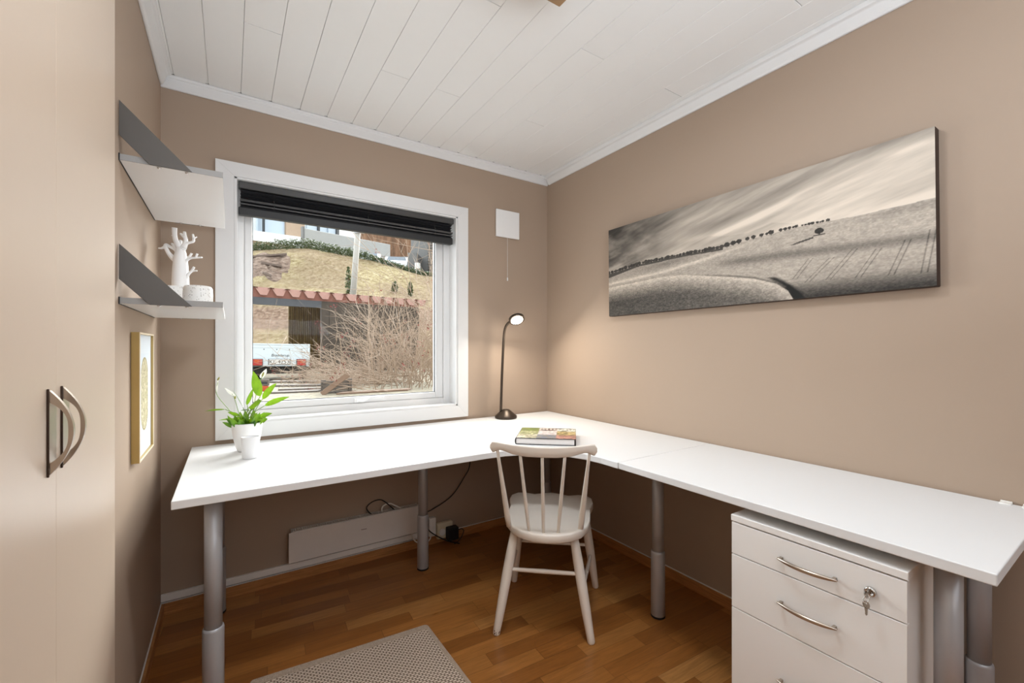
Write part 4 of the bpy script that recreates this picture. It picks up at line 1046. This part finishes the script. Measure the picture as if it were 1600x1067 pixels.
for i in range(np_):          # hanging pan ends, lit from above, narrow at the lip
    c0 = (i+ph)*pitch
    m.add([ep(c0-.48*pitch, .05, ZE+tile_h), ep(c0+.48*pitch, .05, ZE+tile_h), ep(c0+.20*pitch, -.09, ZE+tile_h*.20), ep(c0-.20*pitch, -.09, ZE+tile_h*.20),
           ep(c0-.48*pitch, .08, ZE+tile_h), ep(c0+.48*pitch, .08, ZE+tile_h), ep(c0+.20*pitch, -.06, ZE+tile_h*.18), ep(c0-.20*pitch, -.06, ZE+tile_h*.18)],
          [(3,2,1,0),(4,5,6,7),(0,1,5,4),(1,2,6,5),(2,3,7,6),(3,0,4,7)])
    # crest of the neighbouring roll, running up the roof
    q = [ep(c0+(.5+.2*math.cos(a))*pitch, -.02, ZE+tile_h*.90+.028*math.sin(a)) for a in np.linspace(0, PI, 7)]
    q2 = [(x+Bk.x*1.6, y+Bk.y*1.6, z+.16) for x, y, z in q]
    m.grid([q, q2], True)
m.add([ep(0, .04, ZE+tile_h*.9), ep(EL, .04, ZE+tile_h*.9), ep(EL, 1.64, ZE+tile_h*.9+.16), ep(0, 1.64, ZE+tile_h*.9+.16)], [(0,1,2,3)])
m.build('tile_roof', 'roof_clay', cp, world=True)
def beam(m, a, b, z0, z1, off, th, mi=0):
    p, q = Ea+Ed*a+Bk*off, Ea+Ed*b+Bk*off
    return m.add([(*p.xy, z0),(*q.xy, z0),(*(q+Bk*th).xy, z0),(*(p+Bk*th).xy, z0),(*p.xy, z1),(*q.xy, z1),(*(q+Bk*th).xy, z1),(*(p+Bk*th).xy, z1)],
          [(0,3,2,1),(4,5,6,7),(0,1,5,4),(1,2,6,5),(2,3,7,6),(3,0,4,7)], False, mi)
beam(MB(), 0, EL, ZE, ZE+tile_h*.95, .055, .03).build('tile_underside', 'roof_clay_shaded', cp, world=True)
s0 = s_off(503)
zbm = ZE-(474.5-463)/F*CD0
beam(MB(), 0, s0, zbm, ZE, .03, .12).build('beam', 'barn_beam', cp, world=True)
m = MB(); x = s0; k = 0
while x < EL-.1:
    wd2 = .24+.03*((k*7) % 3); beam(m, x, min(x+wd2-.008, EL), .1, ZE, .03-.012*(k % 2), .03); x += wd2; k += 1
m.build('plank_wall', 'dark_barn', cp, world=True)
off = 2.0; m = MB(); x0_, x1_ = s_off(451, off), s_off(530, off); x = x0_
while x < x1_:
    beam(m, x, x+.045, .3, ZE+.1, off, .03); x += .068
beam(m, x0_, x1_, .3, ZE+.1, off+.03, .02)
m.build('batten_wall', 'batten_wood', cp, world=True)
beam(MB(), s0, s0+.10, .1, ZE, .07, .10).build('post', 'dark_barn', cp, world=True)

# ---- trailer
TD = 11.2; TZ = .30
def tz(py): return H+(CYPX-py)/F*TD-TZ
tc = at(437, 565, TD)
tl = thing('trailer', 'silver utility trailer with red tail lights parked before the carport', 'trailer')
TW = .675
zt_, zb2, zl0, zl1 = tz(537), tz(559.5), tz(572), tz(561)
m = MB().box(-TW, TW, 0, .03, zb2, zt_-.02).box(-TW-.01, TW+.01, -.012, .035, zt_-.035, zt_).box(-TW, TW, -.008, 0, tz(543.7), tz(542.7))
m.build('tailgate', 'trailer_metal', tl, bevel=.004)
MB().box(-TW-.005, -TW+.025, .03, 1.7, zl0+.05, zt_-.02).box(TW-.025, TW+.005, .03, 1.7, zl0+.05, zt_-.02).box(-TW, TW, 1.67, 1.7, zl0+.05, zt_-.02).box(-TW+.02, TW-.02, .03, 1.67, zl0+.05, zl0+.08).build('box', 'trailer_metal', tl)
MB().box(TW-.03, TW+.02, -.03, .02, zl0-.01, zt_+.005).build('corner_post', 'trailer_metal', tl, bevel=.004)
MB().box(-TW-.02, TW+.02, -.03, .03, zl0, zl1).box(-TW-.02, TW+.02, -.02, .03, zl1, zb2-.002).build('light_bar', 'trailer_metal', tl, bevel=.004)
for s in (-1, 1):
    b = MB().box(s*.50-.105, s*.50+.105, -.075, -.03, zl0+.02, zl1-.005).build('tail_light', 'red_lamp', tl, bevel=.014, seg=3)
    MB().box(s*.52-.05, s*.52+.05, -.079, -.074, zl0+.09, zl1-.015).build('indicator', 'orange_lamp', b, bevel=.002)
    MB().box(s*.50-.125, s*.50+.115, -.06, -.03, zl0+.01, zl1+.005).build('housing', 'letter_dark', b, bevel=.01)
pt_ = MB().box(-.25, .22, -.042, -.03, zl0+.045, zl1-.005).build('number_plate', 'house_white', tl, bevel=.003)
MB().box(-.268, .238, -.040, -.029, zl0+.03, zl1+.004).build('plate_holder', 'letter_dark', pt_, bevel=.004)
def text(s, size, loc, parent, m_, name, sx=1, shear=0, ext=.001):
    cu = bpy.data.curves.new('letters', 'FONT'); cu.body = s; cu.size = size; cu.align_x = 'CENTER'; cu.align_y = 'CENTER'; cu.extrude = ext; cu.shear = shear
    cu.materials.append(M[m_]); o = bpy.data.objects.new('letters', cu); C.objects.link(o)
    dg = bpy.context.evaluated_depsgraph_get(); me = bpy.data.meshes.new_from_object(o.evaluated_get(dg)); me.name = name
    n = bpy.data.objects.new(name, me); C.objects.link(n); n.parent = parent
    n.location = loc; n.rotation_euler = (PI/2, 0, 0); n.scale = (sx, 1, 1); bpy.data.objects.remove(o); return n
text('KL 4253', .135, (-.015, -.0435, (zl0+zl1)/2+.02), pt_, 'letter_dark', 'lettering', 1.0)
text('Brenderup', .095, (0, -.0025, tz(555.2)), tl, 'letter_dark', 'lettering', 1.0, .15)
text('1205 S', .035, (.52, -.0025, tz(550.5)), tl, 'letter_dark', 'lettering', 1.2)
for k in range(5): MB().tube([(-.66+k*.29, -.004, tz(546)), (-.66+k*.29, .0, tz(546))], .013, 10).build('rivet', 'letter_dark', tl)
MB().box(-.56, .56, .12, .2, zl0-.20, zl0+.04).box(-.45, .45, .2, 1.5, zl0-.14, zl0+.045).box(-.62, .62, .58, .66, zl0-.17, zl0-.09).build('chassis', 'dark_under', tl)
for s in (-1, 1): MB().tube([(s*.64, .62, zl0-.13), (s*.46, .62, zl0-.13)], .28, 24).build('wheel', 'black_rubber', tl, bevel=.02)
tl.location = (tc.x, tc.y, TZ); tl.rotation_euler = (0, R(1.0), math.atan2(-SY, CY)+R(27))

# ---- timber pile, crate, leaning plank, light board
def on_bank(px, py, z=.735): return at(px, py, (H-z)*F/(py-CYPX))
for k, (a, b) in enumerate((((425,594),(520,594)), ((432,600),(530,599)), ((440,606),(545,603)), ((418,611),(500,608)), ((530,612),(640,606)))):
    A, B = on_bank(*a), on_bank(*b); d = (B-A)/2
    tag(MB().obox((A+B)/2-Vector((0,0,.02)), d, (SY*.08, CY*.08, 0), (0, 0, .013)).build('plank', 'plank_tan' if k == 4 else 'plank_grey', bevel=.004),
        ('weathered plank farthest back in the pile below the trailer', 'second weathered plank in the pile below the trailer', 'weathered plank lying against the grey crate', 'weathered plank nearest the lily leaves', 'long tan plank along the bottom edge of the pane')[k], 'plank', 'old planks outside the window')
cr = thing('wooden_crate', 'weathered grey slatted crate at the foot of the bare bush', 'crate', tuple(at(525, 612, 4.65)))
A = at(502, 612, 4.55); B = at(547, 609, 4.7); d = (B-A)
for k in range(4):
    MB().obox((A+B)/2+Vector((0, 0, -.02+.037*k)), d/2, (SY*.010, CY*.010, 0), (0, 0, .017)).build('slat', 'plank_grey', cr, bevel=.003, world=True)
m = MB()
for e in (.04, .96): m.obox(A+d*e+Vector((SY*.025, CY*.025, .0)), d.normalized()*.02, (SY*.015, CY*.015, 0), (0, 0, .12))
m.build('corner_battens', 'plank_grey', cr, world=True)
for k in range(4):
    for e in (.05, .5, .95): MB().tube([A+d*e+Vector((-SY*.013, -CY*.013, -.02+.037*k)), A+d*e+Vector((-SY*.008, -CY*.008, -.02+.037*k))], .0045, 8).build('screw', 'letter_dark', cr, world=True)
A, B = at(503, 616, 4.42), at(545, 584, 4.55); d = (B-A)/2; nn = d.cross(Vector((SY, CY, 0))).normalized()
tag(MB().obox((A+B)/2, d, nn*.027, (SY*.009, CY*.009, 0)).build('plank', 'plank_tan', bevel=.003), 'tan plank leaning diagonally across the grey crate', 'plank', 'old planks outside the window')
lb = thing('light_board', 'small grey trailer light board behind the lily leaves', 'light board', tuple(at(413, 612, 4.6)))
A = at(413, 597.5, 4.6)
MB().obox(A, (CY*.050, -SY*.050, 0), (SY*.014, CY*.014, 0), (0, 0, .034)).build('panel', 'plank_grey', lb, bevel=.006, world=True)
MB().obox(A+Vector((-SY*.015, -CY*.015, -.003)), (CY*.038, -SY*.038, 0), (SY*.003, CY*.003, 0), (0, 0, .012)).build('plate', 'letter_dark', lb, world=True)
MB().obox(A+Vector((0, 0, -.066)), (CY*.046, -SY*.046, 0), (SY*.014, CY*.014, 0), (0, 0, .030)).build('lamp', 'orange_lamp', lb, bevel=.008, world=True)
MB().obox(A+Vector((SY*.022, CY*.022, -.08)), (CY*.015, -SY*.015, 0), (SY*.007, CY*.007, 0), (0, 0, .10)).build('bracket', 'letter_dark', lb, world=True)

# ---- the big bare bush
rb_ = random.Random(12)
bush = thing('bare_bush', 'large tangled leafless bush filling the right of the window view', 'bush', tuple(at(610, 615, 5.6)))
tw = MB(); bd2 = MB()
def twig(P0, d, L_, r, bend, lvl):
    n = 7 if lvl == 0 else 5; P = [P0]; dd = d.normalized(); side = Vector((rb_.uniform(-1,1), rb_.uniform(-1,1), rb_.uniform(-1,1)))
    for i in range(n):
        dd = (dd+Vector((side.x*.10, side.y*.10, bend+side.z*.06))+Vector((rb_.gauss(0,.05), rb_.gauss(0,.05), rb_.gauss(0,.05)))).normalized(); P.append(P[-1]+dd*(L_/n))
    tw.tube(P, [r*(1-.72*i/n) for i in range(n+1)], 4, cap=False)
    if lvl < 2:
        for k in range(3 if lvl == 0 else 2):
            i = rb_.randint(2, n); q = P[i]; nd = (dd+Vector((rb_.gauss(0,.75), rb_.gauss(0,.75), rb_.gauss(.1,.6))))
            twig(q, nd, L_*rb_.uniform(.25, .5), r*.55, rb_.uniform(-.06, .05), lvl+1)
    elif rb_.random() < .055:
        q = P[-1]
        for _ in range(9):
            a = Vector((rb_.uniform(-1,1), rb_.uniform(-1,1), rb_.uniform(-1,1)))*.022; b = Vector((rb_.uniform(-1,1), rb_.uniform(-1,1), rb_.uniform(-1,1)))*.018
            o = Vector((rb_.uniform(-1,1), rb_.uniform(-1,1), rb_.uniform(-1,1)))*.04; bd2.add([q+o, q+o+a, q+o+b], [(0,1,2)])
RT_ = Vector((CY, -SY, 0)); FW = Vector((SY, CY, 0)); UP = Vector((0,0,1))
for k in range(190):   # main stems, fanning up
    px = rb_.choice([rb_.uniform(570, 700), rb_.uniform(535, 660), rb_.uniform(600, 760)]); D = rb_.uniform(5.0, 7.2)
    p = at(px, 640, D); p.z = rb_.uniform(.3, .6)
    lean = (px-610)/90*.25+rb_.gauss(0, .32)
    twig(p, RT_*lean+FW*rb_.gauss(0, .25)+UP, rb_.uniform(.6, 1.75)*(1.0 if px > 575 else .55), rb_.uniform(.004, .0075), rb_.uniform(-.12, .02), 0)
for k in range(150):    # arching stems thrown out to the left, low
    px = rb_.uniform(550, 650); D = rb_.uniform(5.4, 7); p = at(px, 600+rb_.uniform(-15, 25), D)
    twig(p, -RT_*rb_.uniform(.6, 1.2)+FW*rb_.gauss(0, .3)+UP*rb_.uniform(-.05, .5), rb_.uniform(.6, 1.35), rb_.uniform(.0045, .0075), rb_.uniform(-.10, .03), 0)
for k in range(26):    # tall stems at the right side of the pane
    px = rb_.uniform(640, 720); D = rb_.uniform(5, 7); p = at(px, 620, D); p.z = .5
    twig(p, RT_*rb_.gauss(-.02, .16)+FW*rb_.gauss(0, .15)+UP, rb_.uniform(1.7, 2.5), rb_.uniform(.005, .009), rb_.uniform(-.02, .02), 0)
for k in range(45):    # thin stems hanging over the planks
    p = at(rb_.uniform(540, 620), rb_.uniform(588, 612), rb_.uniform(4.45, 5.0))
    twig(p, -RT_*rb_.uniform(.5, 1.2)+FW*rb_.gauss(0, .15)+UP*rb_.uniform(-.1, .4), rb_.uniform(.35, .75), rb_.uniform(.0022, .0036), rb_.uniform(-.08, .03), 1)
for k in range(150):   # tangle in the middle of the bush
    p = at(rb_.uniform(565, 705), rb_.uniform(500, 612), rb_.uniform(5.3, 7.2))
    twig(p, RT_*rb_.gauss(-.1, .6)+FW*rb_.gauss(0, .3)+UP*rb_.gauss(.55, .5), rb_.uniform(.4, .9), rb_.uniform(.003, .006), rb_.uniform(-.12, .04), 1)
tw.build('branches', 'twig_bark', bush, world=True); bd2.build('buds', 'twig_bud', bush, world=True)

#ENDOUT

# outdoor surfaces keep natural (low) albedos
def darker(names, f):
    for nm in names:
        for nd in M[nm].node_tree.nodes:
            if nd.type == 'VALTORGB':
                for e in nd.color_ramp.elements: e.color = tuple(v*f for v in e.color[:3])+(1,)
            elif nd.type == 'MIX':
                for k in (6, 7):
                    if not nd.inputs[k].is_linked: nd.inputs[k].default_value = tuple(v*f for v in nd.inputs[k].default_value[:3])+(1,)
darker(['rock', 'dry_hill', 'gravel', 'twig_bark', 'plank_tan', 'plank_grey', 'roof_clay', 'conifer', 'far_wood'], .52)
darker(['concrete'], .75)
darker(['house_white', 'car_white', 'trailer_metal'], .95)
darker(['house_wood', 'pole_wood', 'roof_clay_shaded', 'batten_wood', 'dark_barn', 'barn_beam', 'house_grey', 'red_lamp', 'orange_lamp'], .72)

# ================================================================= LIGHT AND CAMERA
wld = bpy.data.worlds.new('World'); bpy.context.scene.world = wld; wld.use_nodes = True
bg = wld.node_tree.nodes['Background']; bg.inputs[0].default_value = (.90, .955, 1, 1); bg.inputs[1].default_value = 2.2
def light(name, typ, loc, energy, color=(1, 1, 1), rot=None, look=None, **kw):
    d = bpy.data.lights.new(name, typ); d.energy = energy; d.color = color
    for k, v in kw.items(): setattr(d, k, v)
    o = bpy.data.objects.new(name, d); C.objects.link(o); o.location = loc
    if look is not None: o.rotation_euler = Vector(look).to_track_quat('-Z', 'Y').to_euler()
    return o
light('sun', 'SUN', (9, 9, 8), 13.0, (1, .985, .97), look=(-.72, -.70, -.46), angle=R(60))
light('sky_glow', 'SUN', (-3, 12, 8), 6.5, (.96, .98, 1), look=(.36, -.93, -.46), angle=R(62))
light('added_ceiling_fill', 'AREA', (.35, -.6, 1.45), 36, (.80, .90, 1), look=(0, .25, 1), shape='RECTANGLE', size=1.3, size_y=.9)  # added out of view to brighten the ceiling; no fixture stands here
light('added_rear_fill', 'AREA', (.9, -1.25, 1.75), 9, (.84, .92, 1), look=(-.05, 1, .05), shape='RECTANGLE', size=1.6, size_y=.9)  # added fill from behind the camera
light('ceiling_bulb', 'AREA', (.753, .938, ZC-.125), 11, (.90, .955, 1), look=(0, 0, -1), shape='SQUARE', size=.22)
light('lamp_led', 'AREA', tuple(hp+nrm*.008), 4.5, (1, .93, .82), look=tuple(nrm), shape='DISK', size=.07)
light('lamp_glow', 'POINT', tuple(hp+nrm*.05), 1.0, (1, .93, .82), shadow_soft_size=.03)

sc = bpy.context.scene
cd = bpy.data.cameras.new('camera'); cam_o = bpy.data.objects.new('camera', cd); C.objects.link(cam_o)
cam_o.location = (0, 0, H); cam_o.rotation_euler = (PI/2, 0, -YAW)
cd.sensor_fit = 'HORIZONTAL'; cd.sensor_width = 36; cd.lens = 36*F/1600; cd.clip_start = .02; cd.clip_end = 500
cd.shift_y = (CYPX-533.5)/1600
sc.camera = cam_o
vs_ = sc.view_settings; vs_.view_transform = 'Standard'; vs_.look = 'None'; vs_.gamma = 1; vs_.use_curve_mapping = False; vs_.exposure = .2
sc.cycles.use_denoising = True; sc.cycles.max_bounces = 10; sc.cycles.diffuse_bounces = 6; sc.cycles.transparent_max_bounces = 12
sc.cycles.sample_clamp_indirect = 6; sc.cycles.caustics_reflective = False; sc.cycles.caustics_refractive = False
